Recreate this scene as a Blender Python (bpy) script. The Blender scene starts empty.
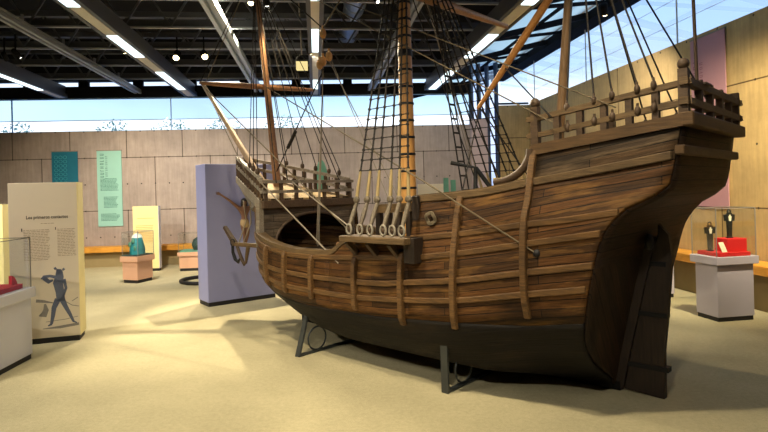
import bpy, bmesh, math, random
import numpy as np
from mathutils import Vector, Matrix, Euler
random.seed(7)
C = bpy.context.scene.collection
V = Vector
PI = math.pi

# ------------------------------------------------------------------ materials
def newmat(name):
    m = bpy.data.materials.new(name); m.use_nodes = True
    nt = m.node_tree; nt.nodes.clear()
    out = nt.nodes.new('ShaderNodeOutputMaterial')
    return m, nt, out
def nd(nt, t, **kw):
    n = nt.nodes.new(t)
    for k, v in kw.items():
        if k.startswith('i_'):
            key = k[2:]
            n.inputs[int(key) if key.isdigit() else key.replace('_', ' ')].default_value = v
        else: setattr(n, k, v)
    return n
def rgba(c): return (c[0], c[1], c[2], 1)
def srgb(r, g, b):
    f = lambda u: ((u/255+.055)/1.055)**2.4 if u > 10 else u/255/12.92
    return (f(r), f(g), f(b))
def mixc(nt, a, b, fac, mode='MIX'):
    n = nd(nt, 'ShaderNodeMix', data_type='RGBA', blend_type=mode)
    for k, v in ((6, a), (7, b), (0, fac)):
        if isinstance(v, (tuple, list)): n.inputs[k].default_value = rgba(v)
        elif isinstance(v, (int, float)): n.inputs[k].default_value = v
        else: nt.links.new(v, n.inputs[k])
    return n.outputs[2]
def ramp(nt, fac, stops):
    r = nd(nt, 'ShaderNodeValToRGB')
    while len(r.color_ramp.elements) < len(stops): r.color_ramp.elements.new(.5)
    for e, (p, c) in zip(r.color_ramp.elements, stops):
        e.position = p; e.color = rgba(c) if isinstance(c, (tuple, list)) else (c, c, c, 1)
    nt.links.new(fac, r.inputs[0]); return r.outputs[0]
def coords(nt, kind='Object', scale=(1, 1, 1)):
    t = nd(nt, 'ShaderNodeTexCoord'); m = nd(nt, 'ShaderNodeMapping')
    m.inputs['Scale'].default_value = scale
    nt.links.new(t.outputs[kind], m.inputs[0]); return m.outputs[0]
def noise(nt, vec, scale, detail=4, rough=.6):
    n = nd(nt, 'ShaderNodeTexNoise', i_Scale=scale, i_Detail=detail, i_Roughness=rough)
    nt.links.new(vec, n.inputs['Vector']); return n.outputs[0]
def finish(nt, out, col, rough=.6, metal=0, bump=None, bstr=.3, bdist=.01, spec=.4):
    p = nd(nt, 'ShaderNodeBsdfPrincipled')
    if isinstance(col, (tuple, list)): p.inputs['Base Color'].default_value = rgba(col)
    else: nt.links.new(col, p.inputs['Base Color'])
    p.inputs['Roughness'].default_value = rough; p.inputs['Metallic'].default_value = metal
    p.inputs['Specular IOR Level'].default_value = spec
    if bump is not None:
        b = nd(nt, 'ShaderNodeBump', i_Strength=bstr, i_Distance=bdist)
        nt.links.new(bump, b.inputs['Height']); nt.links.new(b.outputs[0], p.inputs['Normal'])
    nt.links.new(p.outputs[0], out.inputs[0]); return p
def plain(name, c, rough=.6, metal=0, var=.12, scale=6, spec=.4):
    m, nt, o = newmat(name)
    n = noise(nt, coords(nt), scale)
    col = mixc(nt, tuple(x*(1-var) for x in c), tuple(min(1, x*(1+var)) for x in c), n)
    finish(nt, o, col, rough, metal, spec=spec); return m
def wood(name, a, b, scale=(3, 3, 3), rough=.6, grain=6):
    m, nt, o = newmat(name)
    v = coords(nt, 'Object', scale)
    n = noise(nt, v, grain, 5, .65); n2 = noise(nt, coords(nt), 2.5, 3)
    col = mixc(nt, a, b, ramp(nt, n, [(.3, 0.), (.7, 1.)]))
    col = mixc(nt, col, tuple(x*.45 for x in a), ramp(nt, n2, [(.5, 0.), (.8, .7)]))
    finish(nt, o, col, rough, bump=n, bstr=.35, bdist=.01); return m
def planks(name, a, b, dark, rowh=.085, width=1.3, wear=(.40, .27, .15), rough=.62, wearamt=.5):
    m, nt, o = newmat(name)
    uv = coords(nt, 'UV')
    br = nd(nt, 'ShaderNodeTexBrick', offset=.5, i_Scale=1.0)
    br.inputs['Brick Width'].default_value = width; br.inputs['Row Height'].default_value = rowh
    br.inputs['Mortar Size'].default_value = .0035; br.inputs['Mortar Smooth'].default_value = .3
    br.inputs['Bias'].default_value = 0.
    br.inputs['Color1'].default_value = rgba(a); br.inputs['Color2'].default_value = rgba(b); br.inputs['Mortar'].default_value = rgba(dark)
    nt.links.new(uv, br.inputs['Vector'])
    g = noise(nt, coords(nt, 'UV', (2.2, 45, 1)), 1.6, 6, .7)
    st = noise(nt, coords(nt, 'UV', (1.3, 9, 1)), 1.3, 4, .65)
    bl = noise(nt, coords(nt, 'UV', (.9, 2.2, 1)), 1.7, 4, .6)
    col = mixc(nt, br.outputs[0], ramp(nt, g, [(.25, .3), (.5, .9), (.75, 1.7)]), 1.0, 'MULTIPLY')
    col = mixc(nt, col, wear, mixc(nt, (0, 0, 0), (wearamt,)*3, ramp(nt, st, [(.52, 0.), (.72, 1.)])))
    col = mixc(nt, col, tuple(x*.8 for x in dark), ramp(nt, bl, [(.5, 0.), (.72, .75)]))
    h = mixc(nt, g, (0, 0, 0), br.outputs[1])
    finish(nt, o, col, rough, bump=h, bstr=.6, bdist=.012, spec=.2); return m
def emit(name, c, s):
    m, nt, o = newmat(name)
    e = nd(nt, 'ShaderNodeEmission', i_Strength=s); e.inputs[0].default_value = rgba(c)
    nt.links.new(e.outputs[0], o.inputs[0]); return m
def glass(name, tint=(1, 1, 1), refl=.08, rough=0.02):
    m, nt, o = newmat(name)
    t = nd(nt, 'ShaderNodeBsdfTransparent'); t.inputs[0].default_value = rgba(tint)
    g = nd(nt, 'ShaderNodeBsdfGlossy', i_Roughness=rough)
    f = nd(nt, 'ShaderNodeFresnel', i_IOR=1.45)
    mm = nd(nt, 'ShaderNodeMath', operation='MULTIPLY'); mm.inputs[1].default_value = refl*10
    nt.links.new(f.outputs[0], mm.inputs[0]); mm.use_clamp = True
    x = nd(nt, 'ShaderNodeMixShader')
    nt.links.new(mm.outputs[0], x.inputs[0]); nt.links.new(t.outputs[0], x.inputs[1]); nt.links.new(g.outputs[0], x.inputs[2])
    nt.links.new(x.outputs[0], o.inputs[0]); return m
def concrete(name, a, b, pw, ph, u0, v0, joint, offset=.5):
    m, nt, o = newmat(name)
    t = nd(nt, 'ShaderNodeTexCoord'); mp = nd(nt, 'ShaderNodeMapping')
    mp.inputs['Location'].default_value = (-u0, -v0, 0); nt.links.new(t.outputs['UV'], mp.inputs[0])
    br = nd(nt, 'ShaderNodeTexBrick', offset=offset, i_Scale=1.0)
    br.inputs['Brick Width'].default_value = pw; br.inputs['Row Height'].default_value = ph
    br.inputs['Mortar Size'].default_value = .011; br.inputs['Mortar Smooth'].default_value = .2
    br.inputs['Color1'].default_value = rgba(a); br.inputs['Color2'].default_value = rgba(b); br.inputs['Mortar'].default_value = rgba(joint)
    nt.links.new(mp.outputs[0], br.inputs['Vector'])
    n = noise(nt, coords(nt, 'UV', (1, 1, 1)), 2.2, 6, .7); n2 = noise(nt, coords(nt, 'UV', (6, .5, 1)), 3, 4, .6)
    col = mixc(nt, br.outputs[0], ramp(nt, n, [(.25, .78), (.75, 1.15)]), 1., 'MULTIPLY')
    col = mixc(nt, col, ramp(nt, n2, [(.3, .85), (.7, 1.08)]), 1., 'MULTIPLY')
    # form tie holes on a grid
    sp = nd(nt, 'ShaderNodeSeparateXYZ'); nt.links.new(mp.outputs[0], sp.inputs[0])
    def cell(sock, w):
        q = nd(nt, 'ShaderNodeMath', operation='PINGPONG'); q.inputs[1].default_value = w/2
        ad = nd(nt, 'ShaderNodeMath', operation='ADD'); ad.inputs[1].default_value = 40*w+w*.25
        nt.links.new(sock, ad.inputs[0]); nt.links.new(ad.outputs[0], q.inputs[0])
        sb = nd(nt, 'ShaderNodeMath', operation='SUBTRACT'); sb.inputs[1].default_value = w*.25
        nt.links.new(q.outputs[0], sb.inputs[0]); return sb.outputs[0]
    cx = nd(nt, 'ShaderNodeCombineXYZ'); nt.links.new(cell(sp.outputs[0], pw/2), cx.inputs[0]); nt.links.new(cell(sp.outputs[1], ph), cx.inputs[1])
    ln = nd(nt, 'ShaderNodeVectorMath', operation='LENGTH'); nt.links.new(cx.outputs[0], ln.inputs[0])
    lt = nd(nt, 'ShaderNodeMath', operation='LESS_THAN'); lt.inputs[1].default_value = .016; nt.links.new(ln.outputs['Value'], lt.inputs[0])
    col = mixc(nt, col, tuple(x*.35 for x in joint), lt.outputs[0])
    finish(nt, o, col, .85, bump=mixc(nt, n, (0, 0, 0), br.outputs[1]), bstr=.35, bdist=.01); return m
def carpet():
    m, nt, o = newmat('carpet')
    v = coords(nt, 'Object')
    f = noise(nt, v, 260, 2, .8); b = noise(nt, v, 1.3, 4, .6); mid = noise(nt, v, 30, 3, .7)
    col = mixc(nt, srgb(156, 146, 114), srgb(208, 197, 160), ramp(nt, f, [(.3, 0.), (.7, 1.)]))
    col = mixc(nt, col, ramp(nt, b, [(.3, .88), (.7, 1.06)]), 1., 'MULTIPLY')
    col = mixc(nt, col, ramp(nt, mid, [(.3, .9), (.7, 1.08)]), 1., 'MULTIPLY')
    finish(nt, o, col, .95, bump=f, bstr=.5, bdist=.004, spec=.1); return m

M = {}
M['carpet'] = carpet()
M['hull'] = planks('hull planks', (.125, .052, .014), (.045, .021, .007), (.005, .003, .002), .058, 1.5, (.36, .18, .045), wearamt=.5)
M['poop'] = planks('poop planks', (.085, .046, .018), (.040, .026, .015), (.006, .004, .003), .06, 1.6, (.24, .165, .09), wearamt=.5)
M['hullbot'] = planks('tarred planks', (.011, .008, .005), (.007, .005, .004), (.006, .005, .004), .085, 1.6, (.08, .05, .028), wearamt=.25)
M['transom'] = planks('transom planks', (.048, .026, .013), (.028, .016, .009), (.006, .004, .003), .09, 2.2, (.10, .06, .03), wearamt=.3)
M['wale'] = wood('wale timber', (.058, .029, .010), (.19, .097, .03), (.8, 14, 14))
M['rail'] = wood('rail timber', (.065, .039, .017), (.17, .105, .045), (.8, 14, 14))
M['darkwood'] = wood('dark timber', (.05, .03, .017), (.10, .06, .033), (2, 9, 9))
M['ledge'] = wood('ledge timber', (.055, .029, .011), (.135, .073, .027), (.8, 14, 14))
M['rudder'] = wood('rudder timber', (.016, .010, .006), (.034, .020, .012), (10, 10, .8))
M['mast'] = wood('mast pine', (.42, .20, .055), (.62, .33, .10), (14, 14, .7), .45)
M['spar'] = wood('spar pine', (.22, .10, .04), (.36, .18, .075), (6, 6, 6), .5)
M['lateen'] = wood('lateen pine', (.30, .125, .03), (.45, .21, .06), (8, 8, 8), .45)
M['mizzen'] = wood('mizzen pine', (.12, .068, .03), (.25, .145, .065), (10, 10, .8), .55)
M['spar_pale'] = wood('pale spar', (.36, .25, .15), (.50, .36, .23), (6, 6, 6), .5)
M['greywood'] = wood('weathered timber', (.14, .11, .08), (.30, .26, .20), (.8, 12, 12))
M['deck'] = planks('deck boards', (.50, .34, .15), (.40, .26, .11), (.06, .04, .02), .1, 1.6, (.55, .4, .2), wearamt=.3)
M['bulkhead'] = planks('bulkhead boards', (.14, .105, .07), (.10, .072, .05), (.014, .010, .007), .085, 1.2, (.30, .25, .19), wearamt=.5)
M['tar'] = plain('tarred rope', (.018, .014, .011), .9)
M['rope'] = plain('hemp rope', (.13, .10, .06), .9)
M['wrap'] = plain('yellow hemp', (.27, .20, .09), .9)
M['palerope'] = plain('pale rope', (.25, .21, .155), .9)
M['deadeye'] = wood('deadeye elm', (.085, .065, .042), (.19, .15, .10), (9, 9, 9))
M['block'] = wood('block wood', (.40, .20, .06), (.55, .30, .10), (9, 9, 9))
M['palering'] = plain('pale iron ring', (.26, .23, .18), .6)
M['iron'] = plain('black iron', (.018, .018, .019), .55, .6)
M['steel'] = plain('grey painted steel', (.055, .06, .058), .45, .3)
M['backwall'] = concrete('board concrete', srgb(172, 157, 148), srgb(162, 147, 139), 1.29, 1.25, .98, 1.295, srgb(92, 80, 72))
M['rightwall'] = concrete('warm concrete', srgb(190, 160, 108), srgb(184, 154, 104), 2.6, 1.645, 1.78, 1.245, srgb(98, 76, 46))
M['plainwall'] = plain('plaster', srgb(150, 140, 125), .9)
M['darkceil'] = plain('dark roof deck', (.013, .013, .016), .9)
M['beam'] = plain('grey beam paint', (.085, .09, .10), .5, .2)
M['truss'] = plain('roof truss paint', (.10, .105, .115), .45, .3)
M['trussline'] = plain('truss flange', (.34, .36, .38), .4, .3)
M['blackbeam'] = plain('black steel', (.009, .009, .010), .9, spec=.08)
M['stripgrey'] = plain('strip diffuser off', srgb(205, 200, 188), .5)
M['paletrack'] = plain('pale track', (.50, .58, .64), .4, .2)
M['strip'] = emit('strip lit', (.78, .95, 1.0), 1.6)
M['lamp'] = emit('lamp lit', (1.0, .80, .42), 9)
M['lamp_dim'] = emit('lamp white', (1.0, .95, .85), 3)
M['pendant'] = emit('pendant lit', (1.0, .80, .34), .62)
M['duct'] = plain('galvanised duct', (.45, .52, .60), .35, .8)
M['glass'] = glass('display glass', (.975, .985, .975), .02)
M['winglass'] = glass('window glass', (.94, .97, 1.0), .02)
M['lilacglass'] = glass('lilac tinted glass', (.76, .83, .97), .02)
M['blueglass'] = glass('tinted window glass', (.68, .80, .88), .03)
def frosted(name, c, k):
    m, nt, o = newmat(name); a = nd(nt, 'ShaderNodeBsdfTranslucent'); a.inputs[0].default_value = rgba(c); b = nd(nt, 'ShaderNodeBsdfTransparent'); b.inputs[0].default_value = rgba(c)
    x = nd(nt, 'ShaderNodeMixShader'); x.inputs[0].default_value = k; nt.links.new(a.outputs[0], x.inputs[1]); nt.links.new(b.outputs[0], x.inputs[2]); nt.links.new(x.outputs[0], o.inputs[0]); return m
M['skyglass'] = frosted('skylight glass', (1.0, .97, .70), .25)
M['frame'] = plain('window frame', srgb(60, 72, 88), .5, .3)
M['paleframe'] = plain('pale blue window frame', srgb(150, 185, 210), .5)
M['white'] = plain('white lacquer', srgb(205, 204, 214), .45, var=.03)
M['lilac'] = plain('lilac lacquer', srgb(178, 172, 186), .5, var=.03)
M['lilacblue'] = plain('lilac blue paint', srgb(140, 143, 184), .6, var=.03)
M['warmlit'] = plain('peach lacquer', srgb(214, 166, 134), .5, var=.03)  # stands for lilac lacquer; the warm spot's light is painted into the colour
M['cream'] = plain('cream board', srgb(214, 200, 176), .7, var=.03)
M['creamside'] = plain('cream edge', srgb(236, 220, 160), .7, var=.03)  # yellower than the board: light on the text panel's side is painted in
M['yellow'] = plain('yellow board', srgb(238, 214, 150), .7, var=.03)
M['yellowlit'] = plain('bright yellow board', srgb(252, 232, 70), .7, var=.03)
M['black'] = plain('black plinth', (.012, .011, .012), .6)
M['red'] = plain('red felt', srgb(214, 32, 36), .8, var=.05)
M['ink'] = plain('dark ink', srgb(58, 48, 44), .8)
M['inktext'] = plain('text ink', srgb(150, 132, 110), .8)
M['slate'] = plain('slate blue print', srgb(92, 98, 116), .8, var=.35, scale=60)
M['slatelight'] = plain('grey print', srgb(132, 126, 118), .8, var=.2, scale=60)
M['teal'] = plain('teal cloth', srgb(24, 106, 130), .8, var=.12, scale=9)
M['tealpattern'] = plain('teal print', srgb(60, 150, 160), .8)
M['aqua'] = plain('aqua cloth', srgb(150, 198, 186), .8, var=.04)
M['aquaink'] = plain('aqua print', srgb(78, 128, 116), .8)
M['pink'] = plain('pink cloth', srgb(180, 134, 142), .8, var=.10, scale=2)
M['pinkink'] = plain('pink print', srgb(140, 92, 110), .8)
M['tealstone'] = plain('teal stone', srgb(40, 132, 140), .5, var=.5, scale=14)
M['greenstone'] = plain('green stone', srgb(96, 150, 128), .6, var=.25, scale=14)
M['darkstone'] = plain('dark green stone', srgb(46, 66, 62), .6, var=.3, scale=14)
M['palestone'] = plain('pale stone', srgb(214, 226, 222), .6)
M['gunmetal'] = plain('gunmetal', (.03, .034, .034), .4, .5)
M['paper'] = plain('white card', srgb(236, 230, 205), .7, var=.02)
M['bench'] = wood('bench oak', srgb(206, 138, 46), srgb(226, 164, 66), (.6, 8, 8), .5)
M['benchbase'] = plain('bench plinth', srgb(150, 132, 92), .8)
M['skin'] = plain('carved brown wood', (.16, .075, .04), .5, var=.2)
M['hair'] = plain('carved dark hair', (.012, .009, .008), .7)
M['loin'] = plain('carved tan cloth', (.36, .25, .12), .7)
M['leaf'] = plain('pale leaf', srgb(104, 160, 140), .7, var=.3, scale=3)
M['bark'] = plain('bark', srgb(90, 80, 70), .9)
M['wall_end'] = plain('pink-lit concrete', srgb(176, 158, 158), .85, var=.06)  # end of the back wall, its pink light painted into the colour
M['ground'] = plain('pale paving outside', srgb(200, 205, 215), .9)

# ------------------------------------------------------------------ mesh builder
class MB:
    def __init__(s): s.v = []; s.f = []; s.sm = []; s.uv = {}
    def add(s, vs, fs, smooth=False, uvs=None):
        o = len(s.v); s.v += [tuple(v) for v in vs]
        for i, f in enumerate(fs):
            if uvs: s.uv[len(s.f)] = uvs[i]
            s.f.append(tuple(o+k for k in f)); s.sm.append(smooth)
        return s
    def hexa(s, p):   # 8 points: bottom ring 0-3, top ring 4-7
        return s.add(p, [(3, 2, 1, 0), (4, 5, 6, 7), (0, 1, 5, 4), (1, 2, 6, 5), (2, 3, 7, 6), (3, 0, 4, 7)])
    def box(s, c, d, rz=0):
        x, y, z = d[0]/2, d[1]/2, d[2]/2; ca, sa = math.cos(rz), math.sin(rz)
        P = [(c[0]+a*ca-b*sa, c[1]+a*sa+b*ca, c[2]+e) for e in (-z, z) for a, b in ((-x, -y), (x, -y), (x, y), (-x, y))]
        return s.hexa(P)
    def bar(s, p, q, w, h, up=(0, 0, 1), w2=None, h2=None):
        p, q = V(p), V(q); t = (q-p).normalized(); u = V(up)
        if abs(t.dot(u)) > .97: u = V((1, 0, 0))
        a = t.cross(u).normalized(); b = a.cross(t)
        w2 = w if w2 is None else w2; h2 = h if h2 is None else h2
        P = []
        for c, ww, hh in ((p, w, h), (q, w2, h2)):
            P += [c-a*ww/2-b*hh/2, c+a*ww/2-b*hh/2, c+a*ww/2+b*hh/2, c-a*ww/2+b*hh/2]
        return s.hexa(P)
    def tube(s, pts, r, n=8, caps=True, closed=False):
        pts = [V(p) for p in pts]; N = len(pts)
        rs = r if isinstance(r, (list, tuple)) else [r]*N
        vs, fs = [], []; prev = None
        for i, p in enumerate(pts):
            if closed: t = pts[(i+1) % N]-pts[i-1]
            else: t = pts[min(i+1, N-1)]-pts[max(i-1, 0)]
            t.normalize()
            if prev is None:
                u = V((0, 0, 1)) if abs(t.z) < .9 else V((1, 0, 0))
                a = t.cross(u).normalized()
            else: a = (prev-t*prev.dot(t)).normalized()
            prev = a; b = t.cross(a)
            for k in range(n):
                an = 2*PI*k/n; vs.append(p+(a*math.cos(an)+b*math.sin(an))*rs[i])
        for i in range(N if closed else N-1):
            j = (i+1) % N
            for k in range(n):
                l = (k+1) % n; fs.append((i*n+k, i*n+l, j*n+l, j*n+k))
        s.add(vs, fs, True)
        if caps and not closed:
            s.add(vs[:n], [tuple(reversed(range(n)))]); s.add(vs[-n:], [tuple(range(n))])
        return s
    def lathe(s, prof, o=(0, 0, 0), n=16, axis=None):
        o = V(o); R = Matrix.Identity(3) if axis is None else V((0, 0, 1)).rotation_difference(V(axis)).to_matrix()
        vs = [o+R @ V((r*math.cos(2*PI*k/n), r*math.sin(2*PI*k/n), z)) for r, z in prof for k in range(n)]
        fs = [(i*n+k, i*n+(k+1) % n, (i+1)*n+(k+1) % n, (i+1)*n+k) for i in range(len(prof)-1) for k in range(n)]
        s.add(vs, fs, True)
        s.add(vs[:n], [tuple(reversed(range(n)))]); s.add(vs[-n:], [tuple(range(n))]); return s
    def ball(s, o, r, n=10, m=8, sc=(1, 1, 1)):
        o = V(o); vs = []; fs = []
        for i in range(m+1):
            th = PI*i/m
            for k in range(n):
                ph = 2*PI*k/n
                vs.append(o+V((r*sc[0]*math.sin(th)*math.cos(ph), r*sc[1]*math.sin(th)*math.sin(ph), -r*sc[2]*math.cos(th))))
        for i in range(m):
            for k in range(n):
                fs.append((i*n+k, i*n+(k+1) % n, (i+1)*n+(k+1) % n, (i+1)*n+k))
        return s.add(vs, fs, True)
    def prism(s, outline, fn, t0, t1):
        """outline of (a,b); fn(a,b,t) gives the point"""
        n = len(outline)
        vs = [fn(a, b, t0) for a, b in outline]+[fn(a, b, t1) for a, b in outline]
        fs = [tuple(reversed(range(n))), tuple(range(n, 2*n))]+[(k, (k+1) % n, n+(k+1) % n, n+k) for k in range(n)]
        return s.add(vs, fs)
    def grid(s, P, UV=None, smooth=True):
        """P[i][j] points"""
        a, b = len(P), len(P[0]); vs = [p for row in P for p in row]; fs = []; uvs = [] if UV else None
        for i in range(a-1):
            for j in range(b-1):
                fs.append((i*b+j, (i+1)*b+j, (i+1)*b+j+1, i*b+j+1))
                if UV: uvs.append((UV[i][j], UV[i+1][j], UV[i+1][j+1], UV[i][j+1]))
        return s.add(vs, fs, smooth, uvs)
    def build(s, name, mat, parent=None, label=None):
        me = bpy.data.meshes.new(name); me.from_pydata(s.v, [], s.f)
        me.polygons.foreach_set('use_smooth', s.sm)
        if s.uv:
            l = me.uv_layers.new(name='UVMap')
            for pi, uvs in s.uv.items():
                p = me.polygons[pi]
                for li, u in zip(p.loop_indices, uvs): l.data[li].uv = u
        me.materials.append(M[mat] if isinstance(mat, str) else mat)
        o = bpy.data.objects.new(name, me); C.objects.link(o)
        if parent: o.parent = parent
        if label: o['label'] = label
        return o
def recalc(o):
    bm = bmesh.new(); bm.from_mesh(o.data); bmesh.ops.remove_doubles(bm, verts=bm.verts, dist=1e-5)
    bmesh.ops.recalc_face_normals(bm, faces=bm.faces); bm.to_mesh(o.data); bm.free(); return o
def bevel(o, w=.008, seg=2):
    m = o.modifiers.new('b', 'BEVEL'); m.width = w; m.segments = seg; m.limit_method = 'ANGLE'; return o
def thing(name, label, cat, loc=(0, 0, 0), rz=0, group=None):
    o = bpy.data.objects.new(name, None); C.objects.link(o); o.empty_display_size = .1
    o.location = loc; o.rotation_euler = (0, 0, rz); o['label'] = label; o['category'] = cat
    if group: o['group'] = group
    return o
def tag(o, label, cat, group=None, kind=None):
    o['label'] = label; o['category'] = cat
    if group: o['group'] = group
    if kind: o['kind'] = kind
    return o
def struct(o, label=None):
    o['kind'] = 'structure'
    if label: o['label'] = label
    return o
def copy_tree(o, parent=None):
    c = o.copy(); C.objects.link(c)
    if parent: c.parent = parent
    for ch in list(o.children): copy_tree(ch, c)
    return c
def text_mesh(name, body, size, mat, parent, matrix, ext=.0008, label=None):
    cu = bpy.data.curves.new(name, 'FONT'); cu.body = body; cu.size = size; cu.extrude = ext; cu.align_x = 'CENTER'; cu.align_y = 'CENTER'; cu.resolution_u = 2; cu.offset = size*.018
    t = bpy.data.objects.new(name+'_c', cu); C.objects.link(t)
    dg = bpy.context.evaluated_depsgraph_get()
    me = bpy.data.meshes.new_from_object(t.evaluated_get(dg)); bpy.data.objects.remove(t)
    me.materials.clear(); me.materials.append(M[mat]); me.name = name
    o = bpy.data.objects.new(name, me); C.objects.link(o); o.parent = parent; o.matrix_local = matrix
    if label: o['label'] = label
    return o

# ------------------------------------------------------------------ camera and frames
F, PX, PY, RHO, EYE = 560., 384., 190.5, .027, 1.6
cr, sr = math.cos(RHO), math.sin(RHO)
def ray(px, py):
    dx, dy = (px-PX)/F, (PY-py)/F
    return V((dx*cr+dy*sr, 1, dy*cr-dx*sr))
def at(px, py, Y): return V((0, 0, EYE))+ray(px, py)*Y      # a point at depth Y, used to place things of real size
cam = bpy.data.cameras.new('camera'); co = bpy.data.objects.new('camera', cam); C.objects.link(co)
co.matrix_world = Matrix.Translation((0, 0, EYE)) @ Matrix.Rotation(RHO, 4, 'Y') @ Matrix.Rotation(PI/2, 4, 'X')
cam.sensor_width = 36; cam.lens = F/768*36; cam.shift_y = -(216-PY)/768; cam.clip_start = .05; cam.clip_end = 300
bpy.context.scene.camera = co
D2 = V((-.1205, .9927, 0)); E2 = V((.9927, .1205, 0))
def RM(lat, s, z): return E2*lat+D2*s+V((0, 0, z))       # room frame: lateral, along the beams, height
KB = 1.128
B0 = at(85, 200, 13.2); B0.z = 0; T2 = V((.9968, .08, 0)).normalized(); NB = V((-T2.y, T2.x, 0))
def BW(t, off, z): return B0+T2*t-NB*off+V((0, 0, z))     # back wall frame: along, out of the wall, height
def s_at_back(lat, off=0): return ((B0-E2*lat).dot(NB)-off)/D2.dot(NB)
TH = math.atan2(T2.y, T2.x)
LATR = 5.6; ZB = 3.97

# ------------------------------------------------------------------ the room shell
def quad_wall(name, p00, p10, h0, h1, thick, mat, u0=0):
    """wall slab between two ground points; UV in metres on the room side"""
    a, b = V(p00), V(p10); L = (b-a).length; t = (b-a)/L; n = V((t.y, -t.x, 0))   # n = room side
    m = MB(); P = [[a+V((0, 0, h0)), a+V((0, 0, h1))], [b+V((0, 0, h0)), b+V((0, 0, h1))]]
    m.grid(P, [[(u0, h0), (u0, h1)], [(u0+L, h0), (u0+L, h1)]], False)
    q = [a-n*thick, b-n*thick]
    A0, A1, B0_, B1 = a+V((0, 0, h0)), a+V((0, 0, h1)), b+V((0, 0, h0)), b+V((0, 0, h1))
    C0, C1, D0, D1 = q[0]+V((0, 0, h0)), q[0]+V((0, 0, h1)), q[1]+V((0, 0, h0)), q[1]+V((0, 0, h1))
    z = (u0, h0)
    for f in ((C0, C1, D1, D0), (A1, B1, D1, C1), (A0, C0, D0, B0_), (A0, A1, C1, C0), (B0_, D0, D1, B1)):
        m.add(f, [(0, 1, 2, 3)], False, [((u0, f[0].z), (u0+.3, f[1].z), (u0+.5, f[2].z), (u0+.7, f[3].z))])
    return struct(m.build(name, mat))
fl = MB(); fl.add([(-14, -6, 0), (9, -6, 0), (9, 19, 0), (-14, 19, 0), (-14, -6, -.1), (9, -6, -.1), (9, 19, -.1), (-14, 19, -.1)],
                  [(0, 1, 2, 3), (7, 6, 5, 4), (0, 4, 5, 1), (1, 5, 6, 2), (2, 6, 7, 3), (3, 7, 4, 0)])
struct(fl.build('floor', 'carpet'))
TBL, TBR = -5.3, 9.3
ZW = 3.18
quad_wall('wall_back', BW(TBL, 0, 0), BW(TBR, 0, 0), 0, ZW, .25, 'backwall', TBL)
ZH0, ZH1, ZC = 3.98, 4.24, 4.38
# windows over the back wall
w = MB(); zs = ZW+.27
def back_frame(name, z0, z1, mat, off=.02, th=.2):
    m = MB(); m.box((0, 0, 0), (TBR-TBL, th, z1-z0)); o = m.build(name, mat)
    o.location = BW((TBL+TBR)/2, -off-th/2+.0, (z0+z1)/2); o.rotation_euler.z = TH; return struct(o)
wf = MB()
for z in (ZW+.012, zs, ZH0-.012): wf.box((0, 0, z), (TBR-TBL, .05, .012))
for k in range(5):
    wf.box((TBL-(TBL+TBR)/2+.02+k*(TBR-TBL-.04)/4, 0, (ZW+ZH0)/2), (.012, .05, ZH0-ZW))
win1 = wf.build('window_1', 'paleframe'); win1.location = BW((TBL+TBR)/2, -.1, 0); win1.rotation_euler.z = TH; struct(win1)
p = MB(); p.box((0, 0, (ZW+zs)/2), (TBR-TBL, .012, zs-ZW-.02)); p.build('pane', 'winglass', win1)
p = MB(); p.box((0, 0, (ZH0+zs)/2), (TBR-TBL, .012, ZH0-zs-.02)); p.build('tinted_pane', 'blueglass', win1, 'blue tinted upper pane')
back_frame('trim_1', ZH0, ZH1, 'blackbeam', .0, .3)
win2 = MB()
for k in range(10): win2.box((TBL-(TBL+TBR)/2+.3+k*1.25, 0, (ZH1+ZC)/2), (.22, .12, ZC-ZH1))
win2 = win2.build('window_2', 'blackbeam'); win2.location = BW((TBL+TBR)/2, -.12, 0); win2.rotation_euler.z = TH; struct(win2)
p = MB(); p.box((0, 0, (ZH1+ZC)/2), (TBR-TBL, .012, ZC-ZH1)); p.build('pane', 'winglass', win2)
back_frame('wall_back_upper', ZC, 5.35, 'darkceil', .0, .25)
# right wall
SR1 = 14.15
quad_wall('wall_right', RM(LATR, SR1, 0), RM(LATR, 2.0, 0), 0, 3.75, .3, 'rightwall', 0)
endp = RM(LATR, SR1, 0); endq = V((3.02, endp.y-.03, 0))
quad_wall('wall_right_end', endq, endp, 0, 3.75, .25, M['rightwall'], .2)
wr = MB()
for s0 in (2.2, 5.2, 8.2, 11.2, 14.0): wr.bar(RM(LATR+.12, s0, 3.75), RM(LATR+.12, s0, 4.9), .012, .03, D2)
wr.bar(RM(LATR+.12, 2.0, 3.765), RM(LATR+.12, SR1, 3.765), .05, .03)
for zz in (4.12, 4.5): wr.bar(RM(LATR+.12, 2.0, zz), RM(LATR+.12, SR1, zz), .008, .006)
win3 = struct(wr.build('window_3', 'stripgrey'))
p = MB(); p.bar(RM(LATR+.12, 2.0, 4.32), RM(LATR+.12, SR1+2.5, 4.32), .012, 1.12); p.build('pane', 'winglass', win3)
hb = MB(); hb.bar(RM(LATR+.05, 2.0, 4.97), RM(LATR+.05, SR1+2.6, 4.97), .4, .2); struct(hb.build('trim_2', 'blackbeam'))
hb = MB(); hb.bar(RM(LATR-.28, 2.0, 5.02), RM(LATR-.28, SR1+2.4, 5.02), .05, .05); hb.bar(RM(LATR-.45, 2.0, 5.12), RM(LATR-.45, SR1+2.4, 5.12), .05, .05)
struct(hb.build('trim_3', 'stripgrey'))
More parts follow.
